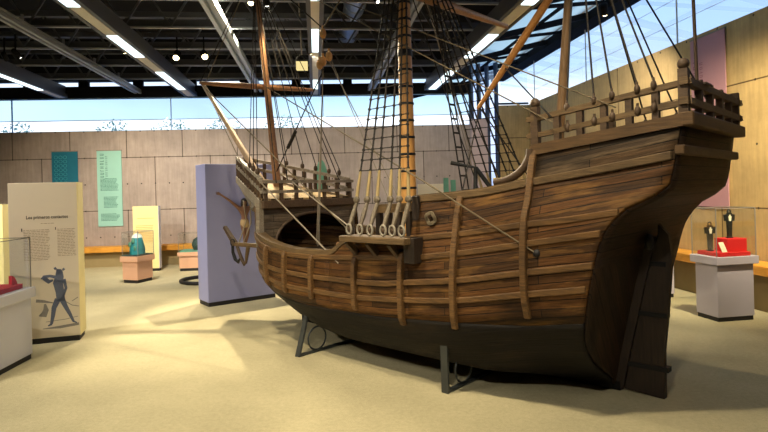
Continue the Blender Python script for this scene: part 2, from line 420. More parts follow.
# tall corner window between back wall and right wall end
GA = BW(TBR, 0, 0); GB = V((endq.x, endq.y, 0))
tw = MB(); gt = (GB-GA); 
for f in (.02, .30, .62, .98):
    tw.bar(GA+gt*f, GA+gt*f+V((0, 0, 5.1)), .09, .07, gt)
tw.bar(GA+V((0, 0, 5.1)), GB+V((0, 0, 5.1)), .1, .12); tw.bar(GA+V((0, 0, .05)), GB+V((0, 0, .05)), .1, .1)
win4 = struct(tw.build('window_4', 'frame'))
p = MB(); p.bar(GA+V((0, 0, 2.57)), GB+V((0, 0, 2.57)), .012, 5.0); p.build('pane', 'lilacglass', win4)
tw = MB(); tw.bar(GB+V((0, 0, 3.76)), GB+V((0, 0, 5.1)), .08, .08); tw.bar(GB+V((0, 0, 3.79)), endp+V((0, 0, 3.79)), .05, .05)
win5 = struct(tw.build('window_5', 'frame'))
p = MB(); p.bar(GB+V((0, .05, 4.4)), endp+V((0, .05, 4.4)), .012, 1.2); p.build('pane', 'winglass', win5)
# remaining walls, out of the picture, that close the room
quad_wall('wall_left', RM(-10.4, -5.5, 0), RM(-10.4, s_at_back(-10.4), 0), 0, 5.35, .2, 'plainwall')
quad_wall('wall_front', RM(LATR+.3, -5.5, 0), RM(-10.4, -5.5, 0), 0, 5.35, .2, 'plainwall')
quad_wall('wall_right_near', RM(LATR, 2.0, 0), RM(LATR, -5.5, 0), 0, 5.35, .3, 'plainwall')
# roof deck
LATS = 2.95
dk = MB()
q = [RM(-10.6, -5.7, 5.35), RM(LATS, -5.7, 5.35), RM(LATS, s_at_back(LATS)+.3, 5.35), RM(-10.6, s_at_back(-10.6)+.3, 5.35)]
dk.hexa(q+[v+V((0, 0, .15)) for v in q])
q = [RM(LATS, -5.7, 4.5), RM(LATS+.06, -5.7, 4.5), RM(LATS+.06, s_at_back(LATS)+.3, 4.5), RM(LATS, s_at_back(LATS)+.3, 4.5)]
dk.hexa(q+[v+V((0, 0, .9)) for v in q])
q = [RM(LATS, -5.7, 5.1), RM(LATR+.4, -5.7, 5.1), RM(LATR+.4, 4.6, 5.1), RM(LATS, 4.6, 5.1)]
dk.hexa(q+[v+V((0, 0, .1)) for v in q])
struct(dk.build('ceiling', 'darkceil'))
# glazed slope between the last beam and the right-hand header
sk = MB(); S0, S1 = 4.6, 16.5
def slope(lat): return 4.42+(lat-LATS)/(LATR-LATS)*.62
for s in np.arange(S0, S1, 1.98):
    sk.bar(RM(LATS, s, slope(LATS)-.04), RM(LATR, s, slope(LATR)-.04), .10, .11)
    sk.bar(RM(LATS, s, slope(LATS)-.02), RM(LATR, s+1.32, slope(LATR)-.02), .06, .06)
for lat in (LATS+.02, 4.4): sk.bar(RM(lat, S0, slope(lat)), RM(lat, S1, slope(lat)), .05, .05)
sky = struct(sk.build('window_6', 'blackbeam'))
p = MB(); p.add([RM(LATS, S0, slope(LATS)+.03), RM(LATR, S0, slope(LATR)+.03), RM(LATR, S1, slope(LATR)+.03), RM(LATS, S1, slope(LATS)+.03)], [(3, 2, 1, 0)])
p.build('pane', 'skyglass', sky)

# ------------------------------------------------------------------ roof steel, lights, duct
ZB = 3.97
def beam(lat, label, lit, w=.2, h=.26, s0=1.2, z=ZB, smax=None):
    s1 = (smax or s_at_back(lat))-.02
    t = thing('roof_beam', label, 'beam', RM(lat, s0, z))
    t.rotation_euler.z = math.atan2(D2.y, D2.x); L = s1-s0
    m = MB(); m.box((L/2, 0, h/2+.02), (L, w, h)); m.box((L/2, w/2+.02, .05), (L, .05, .1)); m.box((L/2, -w/2-.02, .05), (L, .05, .1)); m.build('girder', 'beam', t)
    m = MB(); m.box((L/2, 0, .012), (L, w*.8, .02)); m.build('light_channel', 'stripgrey', t)
    for a, b in lit:
        a, b = max(a, s0+.02), min(b, s1-.02)
        if b-a < .1: continue
        m = MB(); m.box(((a+b)/2-s0, 0, -.004), (b-a, w*.76, .012)); m.build('light_strip', 'strip', t, 'lit white strip')
    return t
LIT = [(2.8, 4.2), (5.7, 7.3), (8.6, 9.9), (11.1, 12.9)]
beam(-5.85, 'grey roof beam with lit strip at far left above the teal banners', [(3.3, 12.9)], .16)
beam(-2.90, 'wide grey roof beam with alternating lit strips above the dark roof at left', LIT)
beam(0.05, 'grey roof beam with lit strips running straight away above the bow', [(2.8, 4.2), (5.5, 6.95), (8.2, 9.5), (11.9, 12.9)], .14)
beam(2.79, 'grey roof beam with lit strip beside the glazed roof slope', [(3, 4.6), (5.5, 7.0), (8.4, 9.9), (11, 13)], .22, smax=13.2)
def rail(lat, label, mat, w=.05):
    s1 = s_at_back(lat)-.05; m = MB()
    for o in (-w, w): m.bar(RM(lat+o, 1.5, ZB+.1), RM(lat+o, s1, ZB+.1), w, .05)
    m.bar(RM(lat, 1.5, ZB+.16), RM(lat, s1, ZB+.16), w*3, .03)
    for s in np.arange(2, s1, 1.32): m.bar(RM(lat, s, ZB+.16), RM(lat, s, ZB+.3), .03, .03)
    return tag(m.build('lighting_track', mat), label, 'track')
rail(-4.12, 'double grey lighting track between the two left roof beams', 'trussline')
rail(-1.31, 'pale double lighting track above the tall bow spar', 'paletrack', .06)
rail(1.40, 'thin grey lighting track crossing above the main mast', 'trussline')
tr = MB()
SR = [3.85+1.32*i for i in range(8)]
ordn = ['nearest', 'second nearest', 'third nearest', 'fourth nearest', 'fourth from the back', 'third from the back', 'second from the back', 'closest to the back']
for i, s in enumerate(SR):
    t = thing('roof_truss', 'black steel roof truss under the dark ceiling, %s window' % (ordn[i]+(' to' if 'closest' in ordn[i] else ' of eight before the back') if 'back' not in ordn[i] or 'closest' not in ordn[i] else 'the one closest to the back'), 'truss', RM(-10, s, ZB+.26))
    t['label'] = ['nearest', 'second', 'third', 'fourth', 'fifth', 'sixth', 'seventh', 'farthest'][i]+' of the eight steel roof trusses counted away from the camera'
    t.rotation_euler.z = math.atan2(E2.y, E2.x); L = 12.8
    m = MB(); m.box((L/2, 0, .02), (L, .045, .03)); m.build('bottom_chord', 'trussline', t)
    m = MB(); m.box((L/2, 0, .62), (L, .12, .1)); m.box((L/2, .03, .09), (L, .02, .12)); m.build('top_chord', 'truss', t)
    m = MB()
    for k in range(18):
        x0 = k*.7+.1; m.bar((x0, 0, .04), (x0+.35, 0, .6), .03, .03); m.bar((x0+.35, 0, .6), (x0+.7, 0, .04), .03, .03)
    m.build('web', 'truss', t)
dm = MB(); dm.tube([RM(.78, 7.0, 4.98), RM(.78, 12.6, 4.98)], .19, 20)
for s in np.arange(7.3, 12.6, .9): dm.tube([RM(.78, s, 4.98), RM(.78, s+.05, 4.98)], .205, 20)
tag(dm.build('air_duct', 'duct'), 'round silver air duct above the trusses between bow and main mast', 'duct')

def spot(px, py, z, label, target, energy, lit='lamp', col=(1, .80, .50), size=58, loc=None, soft=.06, blend=.6, rr=.055):
    if loc is None:
        r = ray(px, py); k = (z-EYE)/r.z; loc = V((0, 0, EYE))+r*k
    loc = V(loc); t = thing('track_spotlight', label, 'spotlight', loc)
    d = (V(target)-loc).normalized()
    m = MB(); m.lathe([(rr*.5, -.17), (rr, -.15), (rr, 0), (rr*.92, 0), (rr*.86, -.02)], (0, 0, 0), 14, d); m.build('lamp_housing', 'blackbeam', t)
    m = MB(); m.ball(d*(-.012), rr*.84, 12, 8, (1, 1, 1)); m.build('bulb', lit, t, 'glowing bulb' if energy else None)
    m = MB(); m.bar(-d*.1, (-d*.1)+V((0, 0, max(4.26-loc.z+.02, .3))), .02, .02); m.build('yoke', 'blackbeam', t)
    if energy:
        l = bpy.data.lights.new('spot', 'SPOT'); l.energy = energy; l.color = col; l.spot_size = math.radians(size); l.spot_blend = blend; l.shadow_soft_size = soft
        lo = bpy.data.objects.new('lamp_light', l); C.objects.link(lo); lo.parent = t; lo.location = d*.07
        lo.rotation_euler = d.to_track_quat('-Z', 'Y').to_euler()
    return t
WARM = (1, .86, .60)
spot(251, 3, 4.85, 'glowing warm spotlight at the top of the fore mast', (-.9, 5.4, 0), 1000, col=WARM, size=85, soft=.035, rr=.06)
spot(205, 57, 4.0, 'glowing warm spotlight right of its twin, left of the bow spar', (-.9, 6.2, .2), 350, col=WARM, size=75, rr=.06)
spot(176, 58, 4.0, 'glowing warm spotlight left of its twin, above the banners', (-3.5, 6.5, 0), 300, col=WARM, size=90, rr=.06)
spot(7, 60, 4.0, 'small dim white spotlight at the far left of the ceiling', (-7, 13, 1.5), 120, 'lamp_dim', size=70, rr=.04)
spot(20, 57, 4.0, 'small dim white spotlight second from the far left edge', (-5, 13, 1.2), 120, 'lamp_dim', size=70, rr=.04)
spot(267, 5, 4.0, 'small white spotlight right of the fore mast glow', (-1.5, 9, 1.5), 60, 'lamp_dim', size=60, rr=.04)
spot(378, 2, 4.05, 'tiny white spotlight left of the main mast at the top', (2.5, 4.5, 0), 150, 'lamp_dim', size=80, rr=.03)
# pendant
pl = at(302, 66, 9.3)
t = thing('pendant_lamp', 'square yellow pendant lamp hanging from a pale cord above the bow', 'lamp', pl)
m = MB(); m.box((0, 0, 0), (.19, .19, .115), .12); m.build('lamp_shade', 'pendant', t)
m = MB(); m.tube([(.10*math.cos(a), 0, .05+.13*math.sin(a)) for a in np.linspace(0, PI, 13)], .008, 6); m.build('hoop', 'iron', t)
m = MB(); m.tube([(0, 0, .18), (-.04, 0, 5.35-pl.z)], .012, 6); m.build('cord', 'palerope', t)

# ------------------------------------------------------------------ the ship
SH = thing('sailing_ship', 'large brown wooden model of a three-masted sailing ship on the carpet', 'ship', (2.04, 4.17, 0), math.radians(137))
def tab(*kv):
    X = np.array(kv[0::2], float); Y = np.array(kv[1::2], float)
    h = np.diff(X); dl = np.diff(Y)/h; n = len(X); mm = np.zeros(n)
    mm[0], mm[-1] = dl[0], dl[-1]
    for i in range(1, n-1):
        if dl[i-1]*dl[i] > 0:
            w1, w2 = 2*h[i]+h[i-1], h[i]+2*h[i-1]; mm[i] = (w1+w2)/(w1/dl[i-1]+w2/dl[i])
    def f(x):
        x = min(max(x, X[0]), X[-1]); i = min(int(np.searchsorted(X, x, 'right'))-1, n-2); i = max(i, 0)
        s = (x-X[i])/h[i]
        return float((1+2*s)*(1-s)**2*Y[i]+s*(1-s)**2*h[i]*mm[i]+s*s*(3-2*s)*Y[i+1]+s*s*(s-1)*h[i]*mm[i+1])
    return f
XA = tab(0, .36, .1, .34, .3, .30, .57, .24, 1.0, .14, 1.25, .07, 1.42, -.05, 1.57, -.28, 1.8, -.33, 2.05, -.37)
XF = tab(0, 3.75, .05, 3.9, .2, 4.2, .5, 4.52, .8, 4.68, 1.1, 4.78, 1.3, 4.84, 1.55, 4.95, 2.05, 5.05)
PLAN = tab(0, .90, .1, .94, .2, .97, .35, 1.0, .6, 1.0, .7, .975, .8, .86, .88, .67, .94, .44, .98, .23, 1, .045)
MID = tab(0, .05, .05, .12, .12, .44, .2, .72, .3, .87, .45, .96, .6, 1.0, .85, 1.0, 1.05, .98, 1.2, .95, 1.4, .90, 1.55, .855, 1.8, .77, 2.05, .70)
STN = tab(0, .05, .1, .1, .2, .28, .35, .55, .57, .80, .8, .88, 1.0, .90, 1.3, .90, 1.42, .87, 1.57, .72, 1.8, .70, 2.05, .66)
def smooth(t): t = min(max(t, 0), 1); return t*t*(3-2*t)
def HB(x, z):
    xa, xf = XA(z), XF(z); u = min(max((x-xa)/(xf-xa), 0), 1)
    g = MID(z); k = min(1, max(0, z/.65))**.7; g *= 1+(k-1)*smooth((u-.55)/.45)
    y = PLAN(u)*g; b = smooth(u/.22)
    return STN(z)*(1-b)+y*b
SHEER_A = tab(-.45, 1.97, -.1, 1.93, .3, 1.88, .62, 1.84)
SHEER_B = tab(.6, 1.63, 1.03, 1.56, 1.6, 1.52)
SHEER_C = tab(1.6, 1.19, 2.28, 1.17, 2.38, 1.14, 2.5, 1.05, 2.6, 1.025)
SHEER_D = tab(2.55, 1.03, 3.0, 1.02, 3.5, 1.06, 4.0, 1.13)
SHEER_E = tab(4.0, 1.48, 4.5, 1.58, 5.3, 1.78)
ZDARK = tab(-.3, .72, .2, .67, 1, .60, 1.5, .57, 2, .54, 2.8, .53, 3.5, .56, 5.3, .72)
W1 = tab(-.4, 1.17, .2, 1.07, .67, .99, 1.19, .90, 1.63, .85, 1.86, .82, 2.2, .805, 2.77, .80, 3.21, .81, 3.6, .83, 4.2, .89, 5.3, 1.08)
W2 = tab(-.4, 1.02, .2, .92, .66, .84, 1.2, .75, 1.63, .71, 1.87, .69, 2.21, .67, 2.78, .665, 3.2, .67, 3.6, .70, 4.2, .76, 5.3, .95)
W0 = tab(-.4, 1.37, .19, 1.27, .66, 1.19, 1.2, 1.10, 1.62, 1.05, 2.0, 1.03, 2.5, 1.0, 3.0, .985, 3.5, 1.02, 4.0, 1.08, 5.3, 1.28)
WM = tab(-.4, 1.49, 0, 1.42, .31, 1.37, .6, 1.335, 1.13, 1.255, 1.6, 1.205)
WS = tab(-.45, 1.79, .2, 1.69, .6, 1.63, 1.03, 1.56, 1.6, 1.52)
def shell(name, segs, mat, zlo, rows, label=None):
    for side in (1, -1):
        m = MB()
        for x0, x1, sheer, n, aft, fwd in segs:
            P, U = [], []
            for i in range(n+1):
                t = i/n; P.append([]); U.append([])
                xn = (-.1 if aft else x0)*(1-t)+(5.05 if fwd else x1)*t
                z1 = sheer(xn); z0 = zlo(xn)
                for j in range(rows+1):
                    z = z0+(z1-z0)*j/rows
                    x = (XA(z) if aft else x0)*(1-t)+(XF(z) if fwd else x1)*t
                    P[-1].append(V((x, side*HB(x, z), z))); U[-1].append((x+side*7, z-W1(x)+2))
            if side < 0: P = P[::-1]; U = U[::-1]
            m.grid(P, U)
        o = recalc_dup(m.build(name, mat, SH, label)); sol = o.modifiers.new('s', 'SOLIDIFY'); sol.thickness = .03; sol.offset = -1
def recalc_dup(o):
    bm = bmesh.new(); bm.from_mesh(o.data); bmesh.ops.remove_doubles(bm, verts=bm.verts, dist=1e-4); bm.to_mesh(o.data); bm.free(); return o
ZLOW = tab(-.3, .03, 5.3, .05)
shell('hull_bottom', [(0, .6, ZDARK, 10, True, False), (.6, 4.0, ZDARK, 40, False, False), (4.0, 5, ZDARK, 16, False, True)], 'hullbot', ZLOW, 16)
shell('hull_planking', [(0, .6, WS, 10, True, False), (.6, 1.6, SHEER_B, 12, False, False), (1.6, 2.55, SHEER_C, 20, False, False), (2.55, 4.0, SHEER_D, 18, False, False), (4.0, 5, SHEER_E, 18, False, True)], 'hull', ZDARK, 14)
shell('poop_planking', [(0, .6, SHEER_A, 10, True, False)], 'poop', lambda x: WS(x)-.02, 6, 'greyer weathered planking')
# transom
P, U = [], []
for j in range(31):
    z = .05+j*(1.95-.05)/30; ys = STN(z); P.append([]); U.append([])
    for k in range(13):
        y = ys*(1-2*k/12); P[-1].append(V((XA(z)+.002, y, z)))
        U[-1].append((y*.7+z*.7, z*.7-abs(y)*.7) if z < 1.12 else (y, z))
m = MB(); m.grid(P, U); o = m.build('transom', 'transom', SH, 'dark planked stern face')
sol = o.modifiers.new('s', 'SOLIDIFY'); sol.thickness = .03; sol.offset = 0
# wales, cap rails, fenders
def strip(m, x0, x1, zf, h, out, inn=.03, n=40, sides=(1, -1), zoff=0):
    for sd in sides:
        vs, fs = [], []
        for i in range(n+1):
            x = x0+(x1-x0)*i/n; z = zf(x)+zoff
            dx = .01; ya, yb = HB(x-dx, z), HB(x+dx, z); tx, ty = 2*dx, yb-ya; l = math.hypot(tx, ty); nx, ny = -ty/l, tx/l
            y = HB(x, z)
            for (o_, dz) in ((-inn, -h/2), (out, -h/2), (out, h/2), (-inn, h/2)):
                vs.append((x+nx*o_, sd*(y+ny*o_), z+dz))
        for i in range(n):
            for k in range(4): fs.append((i*4+k, i*4+(k+1) % 4, (i+1)*4+(k+1) % 4, (i+1)*4+k))
        fs += [(3, 2, 1, 0), tuple(n*4+k for k in range(4))]
        m.add(vs, fs)
    return m
for nm, zf, x0, x1, h, out, mt in (('wale', W2, .17, 4.6, .046, .045, 'wale'), ('wale', W1, .12, 4.7, .046, .045, 'wale'), ('wale', W0, .065, 4.78, .046, .045, 'wale'),
                              ('wale', WM, -.04, 1.6, .046, .045, 'wale'), ('sheer_rail', WS, -.31, 1.6, .055, .05, 'rail')):
    for sd in (1, -1): m = strip(MB(), x0, x1, zf, h, out, sides=(sd,)); recalc(bevel(m.build(nm, mt, SH), .006, 1))
for sd in (1, -1): m = strip(MB(), -.37, .62, SHEER_A, .075, .06, .04, zoff=0.02, sides=(sd,)); recalc(m.build('poop_ledge', 'ledge', SH))
for sd in (1, -1):
    m = strip(MB(), .66, 1.6, SHEER_B, .03, .05, .06, zoff=.02, sides=(sd,)); recalc(m.build('cap_rail', 'rail', SH))
    m = strip(MB(), 2.3, 4.02, lambda x: (SHEER_C(x) if x < 2.58 else SHEER_D(x)), .045, .045, .06, zoff=.01, sides=(sd,)); recalc(m.build('cap_rail', 'rail', SH))
def fender(x, z1, z0, w=.046, out=.075, mat='wale', lean=0):
    for sd in (1, -1):
        m = MB(); vs, fs = [], []; n = 10
        for i in range(n+1):
            z = z0+(z1-z0)*i/n; xx = x+lean*(z-z0)
            y = HB(xx, z); e = .01; ty = HB(xx+e, z)-HB(xx-e, z); l = math.hypot(2*e, ty); tx, ty = 2*e/l, ty/l; nx, ny = -ty, tx
            oo = out*(1 if 0 < i < n else .8)
            for a, b in ((-w/2, -.02), (w/2, -.02), (w/2, oo), (-w/2, oo)):
                vs.append((xx+tx*a+nx*b, sd*(y+ty*a+ny*b), z))
        for i in range(n):
            for k in range(4): fs.append((i*4+k, i*4+(k+1) % 4, (i+1)*4+(k+1) % 4, (i+1)*4+k))
        fs += [(3, 2, 1, 0), tuple(n*4+k for k in range(4))]; m.add(vs, fs)
        recalc(bevel(m.build('fender', mat, SH), .006, 1))
for x, a, b in ((3.62, 1.05, .62), (3.22, 1.02, .60), (2.79, 1.01, .59), (2.2, 1.02, .56), (1.66, 1.10, .5), (1.16, 1.54, .54), (.6, 1.86, .68)):
    fender(x, a, b)
# curved hance piece up to the poop
for sd in (1, -1):
    m = MB(); m.tube([(.62+.30*(1-math.cos(a)), sd*HB(.7, 1.7), 1.64+.23*(1-math.sin(a))) for a in np.linspace(0, PI/2, 9)], [.03]*9, 6); m.build('hance', 'darkwood', SH)
# stern ledges
m = MB(); yl = HB(-.3, 1.96)+.055
m.bar((XA(1.98)-.03, -yl-.01, 1.985), (XA(1.98)-.03, yl, 1.985), .09, .085); bevel(m.build('stern_ledge', 'ledge', SH), .008, 1)
m = MB(); m.bar((XA(1.8)-.02, -.76, 1.8), (XA(1.8)-.02, .735, 1.8), .06, .06); bevel(m.build('stern_ledge', 'ledge', SH), .008, 1)
# keel, stem, sternpost, rudder
m = MB(); m.box((2.25, 0, .035), (3.9, .1, .07)); m.build('keel', 'hullbot', SH)
m = MB(); pts = [V((XF(z)+.02, 0, z)) for z in (.03, .05, .1, .2, .35, .5, .65, .8, .95, 1.1, 1.25, 1.4, 1.55)]
for a, b in zip(pts, pts[1:]): m.bar(a, b, .1, .12, (0, 1, 0) if False else (1, 0, 0))
m.build('stem', 'darkwood', SH)
m = MB(); zz = [.02, .3, .6, .9, 1.2]
for a, b in zip(zz, zz[1:]): m.bar((XA(a)-.03, 0, a), (XA(b)-.03, 0, b), .09, .09, (1, 0, 0))
m.build('sternpost', 'rudder', SH)
fore = [(XA(z)-.085, z) for z in (1.2, 1.0, .8, .6, .4, .2, .02)]
ol = [(-.015, .0), (-.02, .35), (-.05, .62), (-.075, .9), (-.09, 1.05), (-.07, 1.22), (-.0, 1.3)]+fore
m = MB(); m.prism(ol, lambda a, b, t: V((a, t, b)), -.03, .03); rud = recalc(m.build('rudder', 'rudder', SH))
for z in (.22, .62, 1.0):
    m = MB(); m.box(((XA(z)-.1)/2+.06, 0, z), (abs(XA(z))+.12, .075, .035)); m.build('hinge_strap', 'iron', rud)
for y in (.13, -.14): m = MB(); m.ball((.03, y, 1.17), .06, 10, 8, (.5, 1, 1)); m.build('stern_port', 'black', SH)
# decks and bulkheads
def deck(name, x0, x1, z0, z1, mat='deck', inset=.03):
    P, U = [], []
    for i in range(21):
        x = x0+(x1-x0)*i/20; z = z0+(z1-z0)*i/20; y = HB(x, z)-inset; P.append([V((x, y, z)), V((x, -y, z))]); U.append([(x, y), (x, -y)])
    m = MB(); m.grid(P, U, False); o = m.build(name, mat, SH); s = o.modifiers.new('s', 'SOLIDIFY'); s.thickness = .03; s.offset = 0; return o
deck('poop_deck', -.33, .6, 1.87, 1.84); deck('quarter_deck', .6, 1.62, 1.28, 1.24); deck('main_deck', 1.55, 4.6, .86, .86, 'bulkhead')
m = MB(); m.grid([[V((.6, .74, 1.2)), V((.6, .74, 1.86))], [V((.6, -.74, 1.2)), V((.6, -.74, 1.86))]], [[(0, 0), (.66, 0)], [(0, 1.5), (.66, 1.5)]], False)
o = m.build('cabin_bulkhead', 'bulkhead', SH); s = o.modifiers.new('s', 'SOLIDIFY'); s.thickness = .03
m = MB(); m.grid([[V((1.6, .9, .84)), V((1.6, .86, 1.26))], [V((1.6, -.9, .84)), V((1.6, -.86, 1.26))]], [[(0, 0), (.4, 0)], [(0, 1.8), (.4, 1.8)]], False)
o = m.build('waist_bulkhead', 'bulkhead', SH); s = o.modifiers.new('s', 'SOLIDIFY'); s.thickness = .03
for sd in (1, -1):
    m = MB(); m.box((1.575, sd*.90, 1.30), (.07, .08, .50)); bevel(m.build('bulwark_post', 'rudder', SH), .006, 1)
for sd in (1, -1):
    m = MB(); m.bar((1.6, sd*.84, 1.46), (2.06, sd*.86, 1.44), .06, .075); m.build('waist_rail', 'rail', SH)
    for x in (1.70, 1.82, 1.94, 2.05): m = MB(); m.bar((x, sd*.86, 1.15), (x, sd*.86, 1.42), .05, .05); m.build('waist_rail_post', 'rudder', SH)
m = MB(); m.box((2.9, .1, .98), (.5, .6, .16)); bevel(m.build('hatch_coaming', 'spar', SH), .01, 1)
# chains channel with deadeyes
for sd in (1, -1):
    m = MB(); m.box((1.87, sd*1.07, 1.195), (.74, .22, .05)); bevel(m.build('channel', 'rail', SH), .006, 1)
    m = MB(); m.box((1.52, sd*1.03, 1.12), (.11, .13, .2)); m.build('channel_bracket', 'rudder', SH)
    for x in (1.7, 1.95, 2.2): m = MB(); m.bar((x, sd*.98, 1.03), (x, sd*1.12, 1.17), .04, .05); m.build('channel_bracket', 'darkwood', SH)
# bow forecastle
FA = lambda sd, z: V((4.0, sd*.74, z)); TIP = V((5.66, 0, 0))
def fr_pt(sd, t, z0, z1): return V((4.0+1.57*t, sd*((.74 if sd > 0 else .64)*(1-t)+.05*t), z0+(z1-z0)*t))
ZF0, ZF1 = 1.52, 1.86
m = MB(); m.add([fr_pt(1, 0, ZF0, ZF1), fr_pt(1, 1, ZF0, ZF1), fr_pt(-1, 1, ZF0, ZF1), fr_pt(-1, 0, ZF0, ZF1)], [(0, 1, 2, 3)], False, [((0, .74), (1.66, .05), (1.66, -.05), (0, -.74))])
o = m.build('forecastle_deck', 'deck', SH); s = o.modifiers.new('s', 'SOLIDIFY'); s.thickness = .04; s.offset = 0
for sd in (1, -1):
    m = MB(); m.hexa([fr_pt(sd, 0, 1.39, 1.77), fr_pt(sd, 1, 1.39, 1.77), fr_pt(sd, 1, 1.39, 1.77)+V((0, sd*.03, 0)), fr_pt(sd, 0, 1.39, 1.77)+V((0, sd*.03, 0)),
                      fr_pt(sd, 0, ZF0, ZF1), fr_pt(sd, 1, ZF0, ZF1), fr_pt(sd, 1, ZF0, ZF1)+V((0, sd*.03, 0)), fr_pt(sd, 0, ZF0, ZF1)+V((0, sd*.03, 0))])
    recalc(m.build('fascia_board', 'greywood', SH, 'pale weathered board'))
m = MB(); m.box((5.45, 0, 1.6), (.3, .1, .1)); 
for hz in (.12, .24):
    for sd in (1, -1): m = MB(); m.bar(fr_pt(sd, 0, ZF0+hz, ZF1+hz+.02), fr_pt(sd, 1, ZF0+hz, ZF1+hz+.02), .04, .04); m.build('forecastle_rail', 'greywood', SH)
def posts(pts, h, w=.032, name='rail_post', mat='greywood', top=0):
    for p in pts:
        m = MB(); m.box((p.x, p.y, p.z+h/2), (w, w, h))
        if top: m.ball((p.x, p.y, p.z+h+top*.8), top, 10, 8)
        m.build(name, mat, SH)
for sd in (1, -1):
    posts([fr_pt(sd, t, ZF0, ZF1) for t in np.linspace(.02, .98, 11)], .24, .035, 'rail_post', 'darkwood')
for z in (1.735, 1.62): m = MB(); m.bar((3.98, .76, z), (3.98, -.67, z), .05, .035); m.build('forecastle_aft_rail', 'greywood', SH)
posts([V((3.98, y, 1.52)) for y in np.linspace(.70, -.62, 7)], .23, .035, 'rail_post', 'darkwood')
m = MB(); m.bar((3.97, .76, 1.475), (3.97, -.69, 1.475), .07, .09); bevel(m.build('deck_beam', 'darkwood', SH), .006, 1)
m = MB(); P, U = [], []
for k in range(41):
    y = .73-1.40*k/40; zt = 1.44; inside = abs(y) < .57
    zb = (1.03+.32*math.sqrt(max(0, 1-(y/.57)**2))) if inside else .84
    P.append([V((4.0, y, zb)), V((4.0, y, zt))]); U.append([(y+3, zb), (y+3, zt)])
P2, U2 = [], []
m.grid(P, U, False); o = m.build('forecastle_bulkhead', 'bulkhead', SH, 'grey boarded wall with an arched opening'); s = o.modifiers.new('s', 'SOLIDIFY'); s.thickness = .04; s.offset = 0
m = MB(); m.tube([(3.97, .58*math.cos(a), 1.03+.33*math.sin(a)) for a in np.linspace(0, PI, 21)], .018, 6); m.build('arch_moulding', 'darkwood', SH)
for sd in (1, -1): 
    m = MB(); m.bar((4.02, sd*(.76 if sd > 0 else .66), 1.0), (4.02, sd*(.75 if sd > 0 else .65), 1.5), .07, .07); m.build('bow_timber', 'greywood', SH)
m = MB(); m.tube([(5.2, 0, 1.4), (5.35, 0, 1.55), (5.6, 0, 1.78)], [.07, .055, .04], 8); m.build('beak_knee', 'greywood', SH)
# poop balustrade
def pr(x, z, e=.0): return HB(max(x, XA(z)), min(z, 1.95))+e
for hz, ww in ((.245, .055), (.125, .045)):
    for sd in (1, -1):
        m = MB(); pts = [V((x, sd*pr(x, 1.9, .01), SHEER_A(x)+hz)) for x in np.linspace(.66, -.42, 12)]
        for a, b in zip(pts, pts[1:]): m.bar(a, b+(b-a)*.02, ww, .036)
        m.build('poop_rail', 'rail', SH)
    m = MB(); m.bar((-.385, .74, SHEER_A(-.4)+hz+.005), (-.385, -.76, SHEER_A(-.4)+hz+.005), .05, .045); m.build('poop_rail', 'rail', SH)
for sd in (1, -1):
    for i, x in enumerate(np.linspace(.6, -.375, 7)):
        z = SHEER_A(x)+.03; m = MB(); p = V((x, sd*pr(x, 1.9, .01), z)); w = .055 if i in (0, 6) else .042
        h = .30 if i in (0, 6) else .23
        m.box((p.x, p.y, z+h/2), (w, w, h))
        if i in (0, 6) and sd > 0: m.ball((p.x, p.y, z+h+.03), .036, 10, 8)
        m.build('baluster', 'darkwood', SH)
for y in (.40, .13, -.15, -.42): 
    m = MB(); m.box((-.385, y, 2.13), (.042, .042, .25)); m.build('baluster', 'darkwood', SH)
# masts and spars
def taper(p, q, r0, r1, n=14, k=6):
    p, q = V(p), V(q); return [p.lerp(q, i/k) for i in range(k+1)], [r0+(r1-r0)*i/k for i in range(k+1)]
def spar(name, p, q, r0, r1, mat, mid=None):
    m = MB()
    if mid: 
        p, q = V(p), V(q); pts = [p.lerp(q, f) for f in (0, .15, .35, .5, .65, .85, 1)]; m.tube(pts, [r0, (r0+mid)/2, mid*.95, mid, mid*.95, (mid+r1)/2, r1], 14)
    else:
        a, b = taper(p, q, r0, r1); m.tube(a, b, 14)
    return m.build(name, mat, SH)
MT = V((2.44, 0, 4.62)); FT = V((5.10, 0, 4.70)); ZT = V((.56, 0, 4.05))
mm_ = spar('main_mast', (2.44, 0, .86), MT, .085, .06, 'mast')
for i, z in enumerate(np.arange(1.62, 3.9, .175)):
    m = MB(); big = (i == 8); m.lathe([(.084-.009*i/8, -.012*(3 if big else 1)), (.088-.009*i/8, -.005), (.088-.009*i/8, .005), (.084-.009*i/8, .012*(3 if big else 1))], (2.44, 0, z), 16); m.build('mast_band', 'iron', mm_)
spar('fore_mast', (4.68, 0, 1.5), FT, .055, .03, 'spar')
spar('mizzen_mast', (.84, 0, 1.28), ZT, .044, .030, 'mizzen')
spar('bowsprit', (4.95, .0, 1.66), (6.57, 0, 3.34), .05, .028, 'spar_pale')
spar('fore_yard', (4.98, .92, 2.985), (4.98, -.9, 3.10), .02, .02, 'spar', .038)
spar('main_yard', (2.30, 2.05, 3.58), (2.32, -1.86, 3.64), .028, .028, 'spar', .055)
spar('lateen_yard', (1.49, .11, 2.32), (.28, .11, 3.70), .018, .022, 'lateen', .034)
